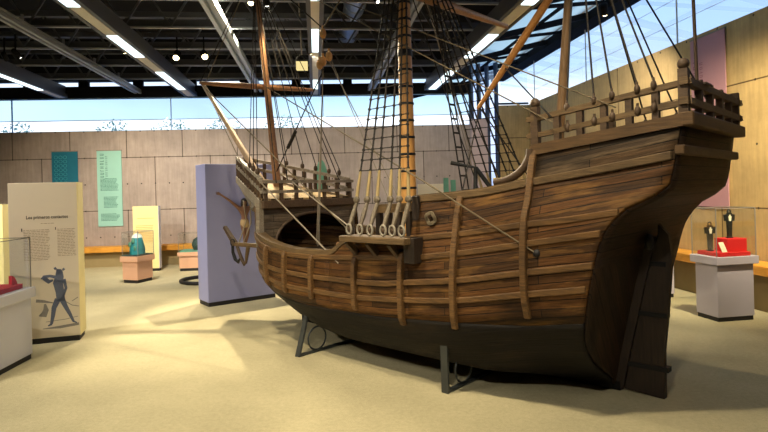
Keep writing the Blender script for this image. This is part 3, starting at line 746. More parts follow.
# standing rigging
def rope(name, pts, r, mat, sag=0):
    pts = [V(p) for p in pts]; P = []
    for a, b in zip(pts, pts[1:]):
        for i in range(8): 
            f = i/8; P.append(a.lerp(b, f)-V((0, 0, sag*4*f*(1-f))))
    P.append(pts[-1]); m = MB(); m.tube(P, r, 6); return m.build(name, mat, SH)
DX = [2.16, 2.03, 1.91, 1.76, 1.66, 1.56]
for sd in (1, -1):
    tops = []
    for k, x in enumerate(DX):
        lo, hi = V((x, sd*1.12, 1.275)), V((x+.02, sd*1.01, 1.525)); top = V((MT.x-.02*k, sd*.05, 4.5)); tops.append((hi, top))
        sh = rope('shroud', [hi, top], .0085, 'tar')
        m = MB(); a = hi.lerp(top, .006); b = hi.lerp(top, .085); m.tube([a, (a+b)/2, b], [.016, .015, .011], 8); m.build('serving', 'wrap', sh, 'yellow hemp wrapping')
        m = MB(); m.lathe([(.014, -.018), (.028, -.014), (.032, 0), (.028, .014), (.014, .018)], hi, 14, (0, 1, 0)); m.build('deadeye', 'deadeye', SH)
        m = MB(); m.lathe([(.010, -.014), (.022, -.01), (.024, 0), (.022, .01), (.010, .014)], lo, 14, (0, 1, 0)); m.build('deadeye', 'darkwood', SH)
        m = MB()
        m.tube([lo+V((0, 0, .03)), lo.lerp(hi, .5), hi+V((0, 0, -.03))], [.016, .021, .016], 8)
        m.build('lanyard', 'deadeye', SH)
        m = MB(); m.tube([lo+V((.030*math.cos(a), sd*.008, .042*math.sin(a))) for a in np.linspace(0, 2*PI, 17)[:-1]], .010, 6, closed=True); m.build('chain_ring', 'palering', SH)
    for z in np.arange(1.78, 4.25, .095):
        m = MB(); pts = []
        for hi, top in tops:
            f = (z-hi.z)/(top.z-hi.z); pts.append(hi.lerp(top, f))
        m.tube(pts, .0048, 5)
        for p in pts: m.ball(p, .0155, 6, 4)
        m.build('ratline', 'tar', SH)
# rope ladder beside the mast
la, lb = V((2.18, -.16, 3.6)), V((1.95, -.28, 1.52)); off = V((.0, -.12, 0))
m = MB(); m.tube([la, lb], .008, 5); m.tube([la+off*.6, lb+off], .008, 5); lad = m.build('rope_ladder', 'tar', SH)
for f in np.linspace(.05, .97, 14):
    m = MB(); m.bar(la.lerp(lb, f), (la+off*.6).lerp(lb+off, f), .018, .018); m.build('rung', 'tar', lad)
def block(p, s=.05, mat='block', parent=None):
    m = MB(); m.ball(p, s, 10, 8, (.6, .75, 1)); m.tube([V(p)+V((0, 0, s*.9)), V(p)+V((0, 0, s*1.5))], s*.25, 6); return m.build('block', mat, SH)
# fore mast shrouds
for sd, xs in ((1, (4.2, 4.45, 4.7)), (-1, (4.15, 4.3, 4.5, 4.7, 4.95))):
    for x in xs:
        t = (x-4)/1.66; b = fr_pt(sd, t, ZF0+.3, ZF1+.3); rope('shroud', [b+V((0, 0, .06)), FT-V((0, 0, .1))], .006, 'tar'); block(b, .04, 'darkwood'); m = MB(); m.tube([b-V((0, 0, .03)), b-V((0, 0, .22))], .009, 6); m.build('lanyard', 'tar', SH)
# mizzen shrouds
for x in (.36, .17, .05, -.11, -.21):
    b = V((x, .72, SHEER_A(x)+.30)); rope('shroud', [b, ZT], .007, 'tar'); block(b-V((0, 0, .03)), .032, 'darkwood'); block(b-V((0, 0, .17)), .034, 'darkwood')
for x in (.3, .05, -.2):
    b = V((x, -.70, SHEER_A(x)+.28)); rope('shroud', [b, ZT], .007, 'tar'); block(b-V((0, 0, .03)), .032, 'darkwood'); block(b-V((0, 0, .17)), .034, 'darkwood')
# stays and running lines
rope('brace', [FT, (.02, .74, 2.10)], .0055, 'rope'); rope('brace', [FT, (.44, .78, 2.04)], .0055, 'rope')
rope('mooring_line', [(4.92, .02, 3.05), (1.40, 1.02, 1.658), (.51, HB(.51, 1.14)+.035, 1.14)], .0065, 'rope')
m = MB(); m.ball((.51, HB(.51, 1.14)+.02, 1.14), .03, 10, 8); m.build('line_port', 'black', SH)
rope('bow_line', [(4.06, .74, 1.76), (2.42, HB(2.42, .95)+.03, .95)], .008, 'palerope')
rope('bow_line', [(4.5, .1, 1.86), (2.17, 1.12, 1.30)], .007, 'palerope')
rope('main_stay', [MT, (3.72, 0, 3.56)], .009, 'rope'); rope('fore_stay', [FT, (3.72, 0, 3.56)], .008, 'tar')
for p in ((3.72, 0, 3.5), (3.73, 0, 3.17), (3.60, .02, 3.20), (3.76, .03, 3.13)): block(p, .062)
rope('halyard', [(3.72, 0, 3.46), (3.73, 0, 3.22)], .007, 'rope')
for q_ in ((3.86, .05, .95), (3.92, -.02, .95), (3.80, .12, .98)): rope('halyard', [(3.73, 0, 3.12), q_], .005, 'palerope')
rope('halyard', [(3.60, .02, 3.15), (2.32, .1, 1.25)], .005, 'palerope'); rope('halyard', [(3.56, .02, 3.15), (2.2, .45, 1.3)], .005, 'palerope')
rope('halyard', [(3.7, 0, 3.1), (4.76, .02, 1.80)], .008, 'tar'); m = MB(); m.tube([(4.28, .01, 2.38), (4.45, .01, 2.18)], .022, 8); m.build('tackle', 'tar', SH)
rope('halyard', [(2.44, -.02, 4.5), (2.16, -.86, 1.62)], .005, 'palerope'); rope('halyard', [(2.44, -.02, 4.4), (2.10, -.84, 1.62)], .005, 'palerope')
m = MB(); m.box((2.1, -.86, 1.5), (.10, .09, .16)); bevel(m.build('pin_block', 'spar', SH), .01, 2)
for dx, dy in ((.35, .35), (.15, -.45), (-.2, .6)): rope('halyard', [FT-V((0, 0, .05)), (3.95+dx*.2, dy, 1.72)], .006, 'tar')
rope('sprit_line', [(6.5, 0, 3.28), (4.25, .7, 1.70)], .006, 'rope'); rope('sprit_line', [(6.5, 0, 3.28), FT], .006, 'rope')
rope('brace', [(4.98, .92, 2.985), (2.3, 1.0, 1.25)], .006, 'rope'); rope('lift', [(4.98, .92, 2.985), FT], .005, 'tar'); rope('lift', [(4.98, -.9, 3.10), FT], .005, 'tar')
rope('lateen_line', [(1.47, .11, 2.33), (1.2, .8, 1.58)], .006, 'tar'); rope('lateen_line', [(1.47, .11, 2.33), (1.4, -.8, 1.58)], .006, 'tar')
rope('lateen_line', [(1.2, .11, 2.65), (.45, .78, 2.08)], .006, 'tar')
for i, (x, zt) in enumerate(((2.3, 3.9), (1.95, 4.1))): rope('backstay', [(x-.2, -.95, 1.3), (2.44, 0, zt)], .006, 'tar')
m = MB(); m.tube([(-.36, .32, 2.0), (-.36, .41, 3.4)], .011, 8); m.box((-.36, .33, 2.235), (.14, .14, .012)); m.build('ensign_staff', 'darkwood', SH)
# mouldings seen on the bulwark: coiled line, ringbolts
m = MB(); yb = HB(1.4, 1.36)+.055
for r in (.05, .042, .034): m.tube([(1.4+r*math.cos(a), yb+.01*math.sin(3*a), 1.37+r*math.sin(a)) for a in np.linspace(0, 2*PI, 17)[:-1]], .008, 6, closed=True)
m.build('rope_coil', 'rope', SH)
for x, z in ((3.02, .93), (2.55, .93), (2.62, .82), (3.0, .76)):
    m = MB(); y = HB(x, z)+.02; m.tube([(x+.022*math.cos(a), y, z+.022*math.sin(a)) for a in np.linspace(0, 2*PI, 13)[:-1]], .008, 6, closed=True); m.build('ring_bolt', 'palerope', SH)
# pump handles on the quarter deck
m = MB(); m.tube([(1.78, -.20, 1.0), (1.75, -.22, 1.80), (2.0, -.16, 1.86)], .022, 8); m.tube([(1.75, -.22, 1.80), (1.62, -.3, 1.58), (1.58, -.32, 1.3)], .022, 8); m.build('pump_handle', 'iron', SH)

# anchor hanging at the bow
def sw(x, y, z): a = math.radians(137); c_, s_ = math.cos(a), math.sin(a); return V((2.04+x*c_-y*s_, 4.17+x*s_+y*c_, z))
an = thing('anchor', 'iron anchor with a wooden stock hanging at the ship bow', 'anchor', sw(4.7, .56, .97), math.radians(137))
m = MB(); m.bar((.46, -.04, .21), (.19, -.02, 0), .04, .045, (0, 1, 0), .055, .06); m.build('stock', 'darkwood', an)
m = MB(); m.bar((.22, -.02, 0), (-.38, .02, .01), .045, .05, (0, 1, 0)); m.build('shank', 'rail', an)
m = MB(); m.tube([(.22, 0, -.02), (.22, 0, -.10), (.17, 0, -.19), (.10, 0, -.22), (.06, 0, -.17)], [.018, .02, .022, .02, .01], 8); m.build('fluke', 'iron', an)
m = MB(); m.tube([(.12, 0, -.02), (.02, 0, -.18), (-.03, 0, -.24), (-.08, 0, -.19)], [.02, .022, .02, .01], 8); m.build('fluke', 'darkwood', an)
m = MB(); m.tube([(-.16, .02, -.01), (-.12, .02, -.13), (-.10, .02, -.22)], [.026, .022, .014], 8); m.build('fluke', 'rail', an)
m = MB(); m.tube([(.22+.045*math.cos(a), .0, .02+.045*math.sin(a)) for a in np.linspace(0, 2*PI, 15)[:-1]], .009, 6, closed=True); m.build('ring', 'iron', an)
m = MB(); m.tube([(-.05, .02, .02), (-.2, .0, .28), (-.38, .12, .54)], .008, 6); m.tube([(.05, .02, .02), (-.1, .0, .3), (-.2, .1, .55)], .008, 6); m.build('cable', 'palerope', an)

# cradles
for cx, top, lb_ in ((3.02, (.08, .88, .36), 'dark steel cradle with a ring scroll under the bow half of the hull'), (1.32, (.0, .84, .40), 'dark steel cradle with a ring scroll under the stern half of the hull')):
    y0 = 1.05 if cx > 2 else .93
    t = thing('ship_cradle', lb_, 'cradle', (2.04, 4.17, 0), math.radians(137))
    for sd in (1, -1):
        m = MB(); m.bar((cx, sd*y0, 0), (cx+top[0], sd*(HB(cx, top[2])+.01), top[2]), .065, .02, (0, 1, 0)); m.build('post', 'steel', t)
        m = MB(); m.tube([(cx, sd*(y0-.25)+.115*math.cos(a), .135+.115*math.sin(a)) for a in np.linspace(0, 2*PI, 25)[:-1]], .009, 6, closed=True); m.build('ring_scroll', 'steel', t)
    for sd in (1, -1): m = MB(); m.box((cx, sd*(y0+.055)/2, .008), (.05, y0-.055, .016)); m.build('floor_bar', 'steel', t)

# ------------------------------------------------------------------ exhibits
def ped(name, label, loc, rz, dx, dy, h, mat, lip=.04, liph=.09, base=.05, cat='pedestal', lab=None, capmat=None):
    """pedestal: origin at the near corner, +x and +y run along the two visible sides"""
    t = thing(name, label, cat, loc, rz)
    m = MB(); m.box((dx/2, dy/2, base/2), (dx-.02, dy-.02, base)); m.build('plinth', 'black', t)
    m = MB(); m.box((dx/2, dy/2, (h-liph+base)/2), (dx, dy, h-liph-base)); bevel(m.build('body', mat, t), .004, 1)
    m = MB(); m.box((dx/2, dy/2, h-liph/2), (dx+2*lip, dy+2*lip, liph)); bevel(m.build('lid', capmat or mat, t), .004, 1)
    return t
def case(label, loc, rz, dx, dy, h, cat='glass case'):
    t = thing('glass_cover', label, 'glass cover', loc, rz)
    m = MB(); th = .006
    m.box((dx/2, th/2, h/2), (dx, th, h)); m.box((dx/2, dy-th/2, h/2), (dx, th, h)); m.box((th/2, dy/2, h/2), (th, dy-2*th, h)); m.box((dx-th/2, dy/2, h/2), (th, dy-2*th, h))
    m.box((dx/2, dy/2, h+th/2), (dx, dy, th)); m.build('panes', 'glass', t)
    m = MB()
    for a, b in (((0, 0), (dx, 0)), ((dx, 0), (dx, dy)), ((dx, dy), (0, dy)), ((0, dy), (0, 0))):
        m.bar((a[0], a[1], h), (b[0], b[1], h), .008, .008); m.bar((a[0], a[1], 0), (a[0], a[1], h), .008, .008)
    m.build('edges', 'slatelight', t)
    return t
# right-hand pedestal (near corner, right side, left side)
N = V((3.76, 6.36, 0)); ang = math.atan2(.08, .47); dx, dy = .47, .35
ped('display_pedestal', 'lilac grey display pedestal with red top and two metal figures, right of the rudder', N, ang, dx, dy, .74, 'lilac')
def onp(N, ang, x, y, z): return N+V((x*math.cos(ang)-y*math.sin(ang), x*math.sin(ang)+y*math.cos(ang), z))
m = MB(); m.box((dx/2, dy/2, .0125), (dx-.06, dy+.0, .045)); o = bevel(m.build('felt_mat', 'red'), .004, 1)
o.location = onp(N, ang, 0, 0, .75); o.rotation_euler.z = ang; tag(o, 'flat red felt base on the lilac pedestal at right', 'mat')
m = MB(); m.box((.13, .10, .075), (.26, .2, .15)); o = bevel(m.build('felt_box', 'red'), .004, 1); o.location = onp(N, ang, .18, .05, .7855); o.rotation_euler.z = ang
tag(o, 'red felt box standing on the red base at right', 'box')
m = MB(); m.bar((0, 0, 0), (.0, .05, .11), .085, .004, (0, 1, 0)); o = m.build('caption_card', 'paper'); o.location = onp(N, ang, .13, .03, .788); o.rotation_euler.z = ang+.25
tag(o, 'small white caption card leaning against the red box', 'card')
def figure(label, loc, h, rz):
    t = thing('metal_figure', label, 'figure', loc, rz)
    m = MB(); m.box((0, 0, .006), (.06, .05, .012)); m.bar((0, 0, .01), (0, 0, h*.62), .05, .02, (0, 1, 0), .072, .022); m.build('blade', 'gunmetal', t)
    m = MB(); m.prism([(-.062, h*.60), (.062, h*.60), (.068, h*.82), (.03, h*.84), (.03, h*.88), (-.03, h*.88), (-.03, h*.84), (-.068, h*.82)], lambda a, b, q: V((a, q, b)), -.012, .012); recalc(m.build('head', 'gunmetal', t))
    m = MB(); m.tube([(.022*math.cos(a), 0, h*.93+.022*math.sin(a)) for a in np.linspace(0, 2*PI, 13)[:-1]], .008, 6, closed=True); m.build('ring', 'gunmetal', t)
    m = MB(); m.prism([(-.012, h*.60), (.012, h*.60), (.018, h*.72), (.022, h*.76), (.008, h*.77), (.008, h*.82), (-.008, h*.82), (-.008, h*.77), (-.022, h*.76), (-.018, h*.72)], lambda a, b, q: V((a, q, b)), -.016, -.010); recalc(m.build('inlay', 'paper', t, 'pale figure-shaped inlay'))
    return t
figure('dark metal figure standing lower, on the red base beside the card', onp(N, ang, .09, .21, .788), .34, ang)
figure('dark metal figure standing higher, on the red box', onp(N, ang, .30, .15, .937), .33, ang)
case('glass cover over the two metal figures on the right pedestal', onp(N, ang, -.02, -.02, .741), ang, dx+.04, dy+.04, .55)
# pedestal behind the rudder
q = at(667, 300, 7.7)
ped('display_pedestal', 'lilac pedestal mostly hidden behind the rudder', V((3.36, 7.75, 0)), .1, .66, .45, .74, 'lilac')
# left-hand case
N2 = V((-3.60, 5.67, 0)); a2 = math.atan2(-.98, -.21)
def lp(u, v, z): return N2+V((.08, -.997, 0)).normalized()*u+V((-.997, -.08, 0)).normalized()*v+V((0, 0, z))
la_ = math.atan2(-.997, .08)
# rotated frame: +x along the visible face towards the camera, +y = left-hand normal = +X side, so build at negative y
def ped2(label):
    t = thing('display_pedestal', label, 'pedestal', N2, la_); dx, dy = .85, .8
    m = MB(); m.box((dx/2, -dy/2, .025), (dx-.02, dy-.02, .05)); m.build('plinth', 'black', t)
    m = MB(); m.box((dx/2, -dy/2, .335), (dx, dy, .57)); bevel(m.build('body', 'white', t), .004, 1)
    m = MB(); m.box((dx/2, -dy/2, .67), (dx+.06, dy+.06, .1)); bevel(m.build('lid', 'white', t), .004, 1)
ped2('white display pedestal with red top cut by the left picture edge')
o = MB().box((.425, -.4, .0225), (.74, .70, .045)).build('felt_mat', 'red'); o.location = N2+V((0, 0, .7205)); o.rotation_euler.z = la_; tag(o, 'flat red felt base on the white pedestal at far left', 'mat')
m = MB(); m.prism([(.0, 0), (.10, 0), (.05, .07), (.0, .09)], lambda a, b, q: V((a, q, b)), -.03, .0); o = recalc(m.build('felt_box', 'red')); o.location = lp(.13, .14, .766); o.rotation_euler.z = la_+PI; tag(o, 'small red wedge on the red base at far left', 'box')
t = thing('glass_cover', 'glass cover on the white pedestal at the left picture edge', 'glass cover', N2+V((0, 0, .721)), la_)
m = MB(); dx, dy, h, th = .83, .78, .5, .006
m.box((dx/2, -th/2, h/2), (dx, th, h)); m.box((dx/2, -dy+th/2, h/2), (dx, th, h)); m.box((th/2, -dy/2, h/2), (th, dy-2*th, h)); m.box((dx-th/2, -dy/2, h/2), (th, dy-2*th, h)); m.box((dx/2, -dy/2, h+th/2), (dx, dy, th)); m.build('panes', 'glass', t)
m = MB()
for a, b in (((0, 0), (dx, 0)), ((0, 0), (0, -dy)), ((dx, 0), (dx, -dy)), ((0, -dy), (dx, -dy))): m.bar((a[0], a[1], h), (b[0], b[1], h), .008, .008)
for a in ((0, 0), (dx, 0), (0, -dy)): m.bar((a[0], a[1], 0), (a[0], a[1], h), .008, .008)
m.build('edges', 'slatelight', t)

# text panel
TPN = V((-3.48, 6.34, 0)); tx = V((.953, .303, 0)).normalized(); tn = V((.303, -.953, 0)).normalized(); WT = .675; HT = 1.79; DT = .30
tp = thing('text_panel', 'beige standing text panel with heading and a dark engraved figure, at left', 'panel', TPN-tx*WT, math.atan2(tx.y, tx.x))
m = MB(); m.box((WT/2, DT/2, .03), (WT-.02, DT-.02, .06)); m.build('plinth', 'black', tp)
m = MB(); m.box((WT/2, DT/2, .06+(HT-.06)/2), (WT, DT, HT-.06)); bevel(m.build('board', 'cream', tp), .003, 1)
m = MB(); m.box((WT+.003, DT/2, .06+(HT-.06)/2), (.006, DT, HT-.06)); m.build('side_face', 'creamside', tp, 'side with yellow light painted in')
FR = Matrix(((1, 0, 0, 0), (0, 0, -1, 0), (0, 1, 0, 0), (0, 0, 0, 1)))   # text lying in the x-z plane, facing -y
tt = text_mesh('heading', 'Los primeros contactos', .043, 'ink', tp, Matrix.Translation((.375, -.001, 1.405)) @ Matrix.Diagonal((1, 1, 1.25, 1)) @ FR, label='dark heading')
def textlines(x0, x1, z0, z1, step, th, rag=.1):
    m = MB(); z = z0
    while z > z1:
        x = x0; end = x1-random.random()*rag*(x1-x0)
        while x < end-.01:
            w = random.uniform(.015, .05); w = min(w, end-x); m.box((x+w/2, -.0005, z), (w, .001, th)); x += w+.007
        z -= step
    return m
textlines(.31, .46, 1.335, 1.33, .02, .006).build('subheading', 'inktext', tp)
for nm, a in (('text_column', (.14, .40, 1.265, .92)), ('text_column', (.47, .66, 1.265, .96))): 
    textlines(*a, .0175, .0055).build(nm, 'inktext', tp)
m = MB(); m.box((.125, -.0008, 1.27), (.01, .0012, .035)); m.box((.455, -.0008, 1.275), (.008, .0012, .03)); m.build('initial_letters', 'ink', tp)
# engraving, flat print on the board (u,z in panel coordinates)
def flat(m, pts, w, y=-.001):
    P = [V((a, y, b)) for a, b in pts]
    ws = w if isinstance(w, (list, tuple)) else [w]*len(P)
    L, Rr = [], []
    for i, p in enumerate(P):
        t = (P[min(i+1, len(P)-1)]-P[max(i-1, 0)]).normalized(); n = V((-t.z, 0, t.x)); L.append(p+n*ws[i]/2); Rr.append(p-n*ws[i]/2)
    for i in range(len(P)-1): m.add([L[i], L[i+1], Rr[i+1], Rr[i]], [(0, 1, 2, 3)])
def pu(px, py):   # photo position on the panel face -> panel coordinates
    r = ray(px, py); o_ = V((0, 0, EYE)); k = (TPN-o_).dot(tn)/r.dot(tn); p_ = o_+r*k; d_ = p_-(TPN-tx*WT); return (d_.dot(tx), p_.z)
def pp(*L): return [pu(a, b) for a, b in L]
m = MB()
flat(m, pp((60, 270), (59.5, 276), (58, 283), (60, 292), (61, 301)), [.05, .085, .10, .085, .085])          # trunk
flat(m, pp((59, 269), (58.5, 275)), [.05, .06]); flat(m, pp((56, 269.5), (54.5, 267.5)), .025); flat(m, pp((62.5, 270), (64.5, 268.5)), .025)   # head, tufts
flat(m, pp((55, 277), (50, 276), (44, 277), (41, 279)), [.035, .03, .035, .012]); flat(m, pp((44, 278), (49, 282), (53, 280)), [.05, .045, .02])
flat(m, pp((64, 279), (66, 288), (63, 297), (60, 300)), [.035, .028, .025, .02])
flat(m, pp((58, 299), (54, 308), (53, 316), (51.5, 324)), [.065, .05, .04, .028]); flat(m, pp((52, 324), (48, 326)), [.025, .012])
flat(m, pp((62, 299), (66, 307), (70, 314), (73.5, 321)), [.06, .045, .036, .024]); flat(m, pp((73, 321), (77, 322.5)), [.022, .012])
m.build('engraved_figure', 'slate', tp, 'dark slate engraved standing man')
for nm, pts, wd in (('engraved_crouching_figure', ((45, 304), (46, 310), (44, 315), (39, 316)), [.02, .055, .07, .012]), ('engraved_bundle', ((36, 301), (44, 301.5), (54, 303)), [.035, .03, .008]), ('engraved_spear', ((65, 301), (72, 305), (79, 306)), .008),
                    ('engraved_branch', ((72, 301), (78, 297)), .008), ('engraved_shadow', ((43, 329), (60, 327), (79, 323.5)), [.006, .03, .03]), ('engraved_ground', ((46, 322), (66, 319), (78, 316)), .006)):
    m = MB(); flat(m, pp(*pts), wd); m.build(nm, 'slatelight', tp)
# cream panel at far left
m = MB(); t = thing('text_panel', 'plain cream panel at the far left edge behind the text panel', 'panel', V((-5.75, 7.6, 0)), .1)
m.box((.25, .1, .8), (.56, .2, 1.5)); m.build('board', 'creamside', t); m = MB(); m.box((.25, .1, .025), (.54, .18, .05)); m.build('plinth', 'black', t)
# blue panel
BN = V((-2.55, 8.0, 0)); bx = V((.797, .603, 0)); brz = math.atan2(bx.y, bx.x); WB = 1.06; HBp = 2.05
bp = thing('exhibit_divider', 'lilac blue standing panel behind the ship bow', 'panel', BN, brz)
m = MB(); m.box((WB/2, .20, .03), (WB-.02, .38, .06)); m.build('plinth', 'black', bp)
m = MB(); m.box((WB/2, .20, HBp/2+.03), (WB, .40, HBp-.06)); bevel(m.build('board', 'lilacblue', bp), .004, 1)
# carved figure on it
cf = thing('carved_figure', 'carved wooden man with outstretched arms hung on the blue panel', 'sculpture', BN+bx*.54+V((0, 0, .92)), brz)
me = bpy.data.meshes.new('body')
J = dict(pel=(0, -.09, .27, .05), waist=(0, -.085, .33, .042), chest=(0, -.08, .44, .058), neck=(0, -.085, .515, .024), head=(.0, -.10, .56, .038), top=(.0, -.105, .595, .03),
         shl=(-.075, -.08, .475, .03), ell=(-.20, -.07, .585, .02), wrl=(-.315, -.05, .67, .014), hal=(-.36, -.04, .70, .017),
         shr=(.075, -.08, .475, .03), elr=(.20, -.07, .585, .02), wrr=(.315, -.05, .67, .014), har=(.36, -.04, .70, .017),
         hipl=(-.035, -.09, .23, .04), knl=(-.02, -.12, .10, .028), anl=(-.008, -.08, -.03, .018), fol=(-.008, -.11, -.08, .015),
         hipr=(.035, -.09, .23, .04), knr=(.03, -.125, .10, .028), anr=(.012, -.085, -.03, .018), forr=(.012, -.115, -.08, .015))
EG = [('pel', 'waist'), ('waist', 'chest'), ('chest', 'neck'), ('neck', 'head'), ('head', 'top'), ('chest', 'shl'), ('shl', 'ell'), ('ell', 'wrl'), ('wrl', 'hal'), ('chest', 'shr'), ('shr', 'elr'), ('elr', 'wrr'), ('wrr', 'har'),
      ('pel', 'hipl'), ('hipl', 'knl'), ('knl', 'anl'), ('anl', 'fol'), ('pel', 'hipr'), ('hipr', 'knr'), ('knr', 'anr'), ('anr', 'forr')]
ks = list(J); vs_ = [J[k][:3] for k in ks]; rd = [J[k][3] for k in ks]; eg = [(ks.index(a), ks.index(b)) for a, b in EG]
for sgn, hn in ((-1, 'hal'), (1, 'har')):     # five fingers each
    hx, hy, hz, _ = J[hn]
    for j, (dz, ln) in enumerate(((.016, .030), (.006, .036), (-.004, .034), (-.013, .027))):
        vs_ += [(hx+sgn*.012, hy, hz+dz), (hx+sgn*(.012+ln), hy-.004, hz+dz*1.3+.006)]; rd += [.0055, .0045]; eg += [(ks.index(hn), len(vs_)-2), (len(vs_)-2, len(vs_)-1)]
    vs_ += [(hx+sgn*.006, hy-.006, hz+.028)]; rd += [.005]; eg += [(ks.index(hn), len(vs_)-1)]
import bmesh
bm = bmesh.new(); sl = bm.verts.layers.skin.verify(); bv = []
for p_, r in zip(vs_, rd):
    v = bm.verts.new(p_); v[sl].radius = (r, r); bv.append(v)
bv[0][sl].use_root = True
for a, b_ in eg: bm.edges.new((bv[a], bv[b_]))
bm.to_mesh(me); bm.free(); me.materials.append(M['skin'])
bo = bpy.data.objects.new('body', me); C.objects.link(bo); bo.parent = cf
bo.modifiers.new('sk', 'SKIN').use_smooth_shade = True; s_ = bo.modifiers.new('ss', 'SUBSURF'); s_.levels = 1; s_.render_levels = 2
m = MB(); m.ball((0, -.085, .578), .047, 14, 10, (1, .95, 1.0)); m.ball((-.035, -.085, .535), .028, 10, 8, (.7, .8, 1.5)); m.ball((.035, -.085, .535), .028, 10, 8, (.7, .8, 1.5)); m.build('hair', 'hair', cf)
m = MB(); m.lathe([(.05, .19), (.062, .21), (.066, .25), (.06, .30), (.048, .31)], (0, -.09, 0), 14); m.ball((.05, -.10, .25), .025, 8, 6, (.7, .8, 1.6)); m.build('loincloth', 'loin', cf)

# warm-lit pedestal with teal stone
PN = V((-4.62, 10.38, 0)); ar = math.atan2(.33, .10)
t = thing('display_pedestal', 'low peach pedestal carrying the tall teal stone, left of the blue panel', 'pedestal', V((-4.93, 10.48, 0)), math.atan2(-.10, .31))
m = MB(); m.box((.17, .2, .03), (.32, .38, .06)); m.build('plinth', 'black', t); m = MB(); m.box((.17, .2, .23), (.34, .4, .34)); m.build('body', 'warmlit', t); m = MB(); m.box((.17, .2, .45), (.4, .46, .1)); m.build('lid', 'warmlit', t)
PB = V((-4.93, 10.48, 0)); pa = math.atan2(-.10, .31)
m = MB(); m.box((.17, .2, .011), (.36, .42, .02)); o = m.build('stone_slab', 'darkstone'); o.location = PB+V((0, 0, .5005)); o.rotation_euler.z = pa; tag(o, 'thin dark green slab on the peach pedestal with the teal stone', 'mat')
def stone(label, loc, rz, w, h, name='carved_stone'):
    t = thing(name, label, 'stone', loc, rz); m = MB()
    prof = [(w/2, 0), (w*.5, h*.3), (w*.42, h*.55), (w*.33, h*.8), (w*.22, h*.95), (w*.05, h)]
    m.lathe([(max(r, .005), z) for r, z in prof], n=9); m.build('stone', 'tealstone', t)
    m = MB(); m.lathe([(w*.36, h*.82), (w*.28, h*.95), (w*.1, h*1.02)], n=9); m.build('cap', 'palestone', t, 'white top')
    for k in range(4): 
        m = MB(); m.ball((random.uniform(-.3, .3)*w, -w*.42, h*(.15+.17*k)), w*.13, 8, 6, (1, .5, 1.4)); m.build('carving', 'greenstone', t)
stone('tall teal carved stone with white tip on the peach pedestal', PB+V((.17*math.cos(pa)-.2*math.sin(pa), .17*math.sin(pa)+.2*math.cos(pa), .522)), pa, .28, .38)
case('glass cover over the tall teal stone', PB+V((0, 0, .501)), pa, .36, .42, .45)
# peach pedestal behind the blue panel
QB = V((-4.40, 11.9, 0)); qa = .08
t = thing('display_pedestal', 'low peach pedestal partly hidden behind the blue panel', 'pedestal', QB, qa)
m = MB(); m.box((.3, .2, .03), (.56, .38, .06)); m.build('plinth', 'black', t); m = MB(); m.box((.3, .2, .19), (.58, .4, .26)); m.build('body', 'warmlit', t); m = MB(); m.box((.3, .2, .36), (.64, .46, .08)); m.build('lid', 'warmlit', t)
m = MB(); m.box((.3, .2, .016), (.56, .4, .03)); o = m.build('stone_slab', 'greenstone'); o.location = QB+V((0, 0, .4005)); o.rotation_euler.z = qa; tag(o, 'green slab on the half hidden peach pedestal', 'mat')
m = MB(); m.lathe([(.10, 0), (.13, .06), (.14, .14), (.10, .23), (.03, .27)], n=12); o = m.build('round_stone', 'darkstone'); o.location = QB+V((.36, .2, .432)); tag(o, 'rounded dark stone on the half hidden peach pedestal', 'stone')
case('glass cover over the rounded dark stone', QB+V((0, 0, .401)), qa, .6, .4, .40)
# yellow panel
t = thing('text_panel', 'yellow lit text panel with white edge beside the teal stone', 'panel', V((-5.42, 12.05, 0)), .02)
m = MB(); m.box((.27, .06, .03), (.52, .10, .06)); m.build('plinth', 'black', t); m = MB(); m.box((.27, .06, .73), (.54, .12, 1.34)); m.build('board', 'yellow', t); m = MB(); m.box((.545, .06, .73), (.01, .12, 1.34)); m.build('side_face', 'white', t, 'white side')
m = MB(); m.box((.27, -.001, 1.14), (.36, .002, .008))
textlines(.06, .44, .98, .6, .035, .010).build('text_column', 'bench', t); m.build('heading_rule', 'bench', t)
# ring on the floor
m = MB(); m.tube([(.52*math.cos(a), .46*math.sin(a), .035) for a in np.linspace(0, 2*PI, 40)[:-1]], .034, 8, closed=True); o = m.build('floor_ring', 'black'); o.location = (-3.28, 10.42, 0); tag(o, 'black ring lying on the carpet beside the blue panel', 'ring')
# benches
def bench(name, label, fn, L, h, d, gap=.02):
    t = thing(name, label, 'bench', fn(0, 0), 0); 
    a, b = fn(0, 0), fn(L, 0); dr = (b-a).normalized(); t.rotation_euler.z = math.atan2(dr.y, dr.x); L = (b-a).length
    m = MB(); m.box((L/2, -d/2-gap, h-.06), (L, d, .12)); bevel(m.build('seat', 'bench', t), .008, 1)
    m = MB(); m.box((L/2, -d/2-gap+.06, (h-.12)/2), (L-.02, d-.2, h-.12)); m.build('base', 'benchbase', t)
bench('wall_bench', 'long wooden bench along the back concrete wall', lambda x, y: BW(TBL+.2+x, .0, 0), 8.4, .47, .42)
bench('wall_bench', 'wooden bench along the yellow right wall behind the pedestals', lambda x, y: RM(LATR, 11.5-x, 0), 9.0, .58, .36)
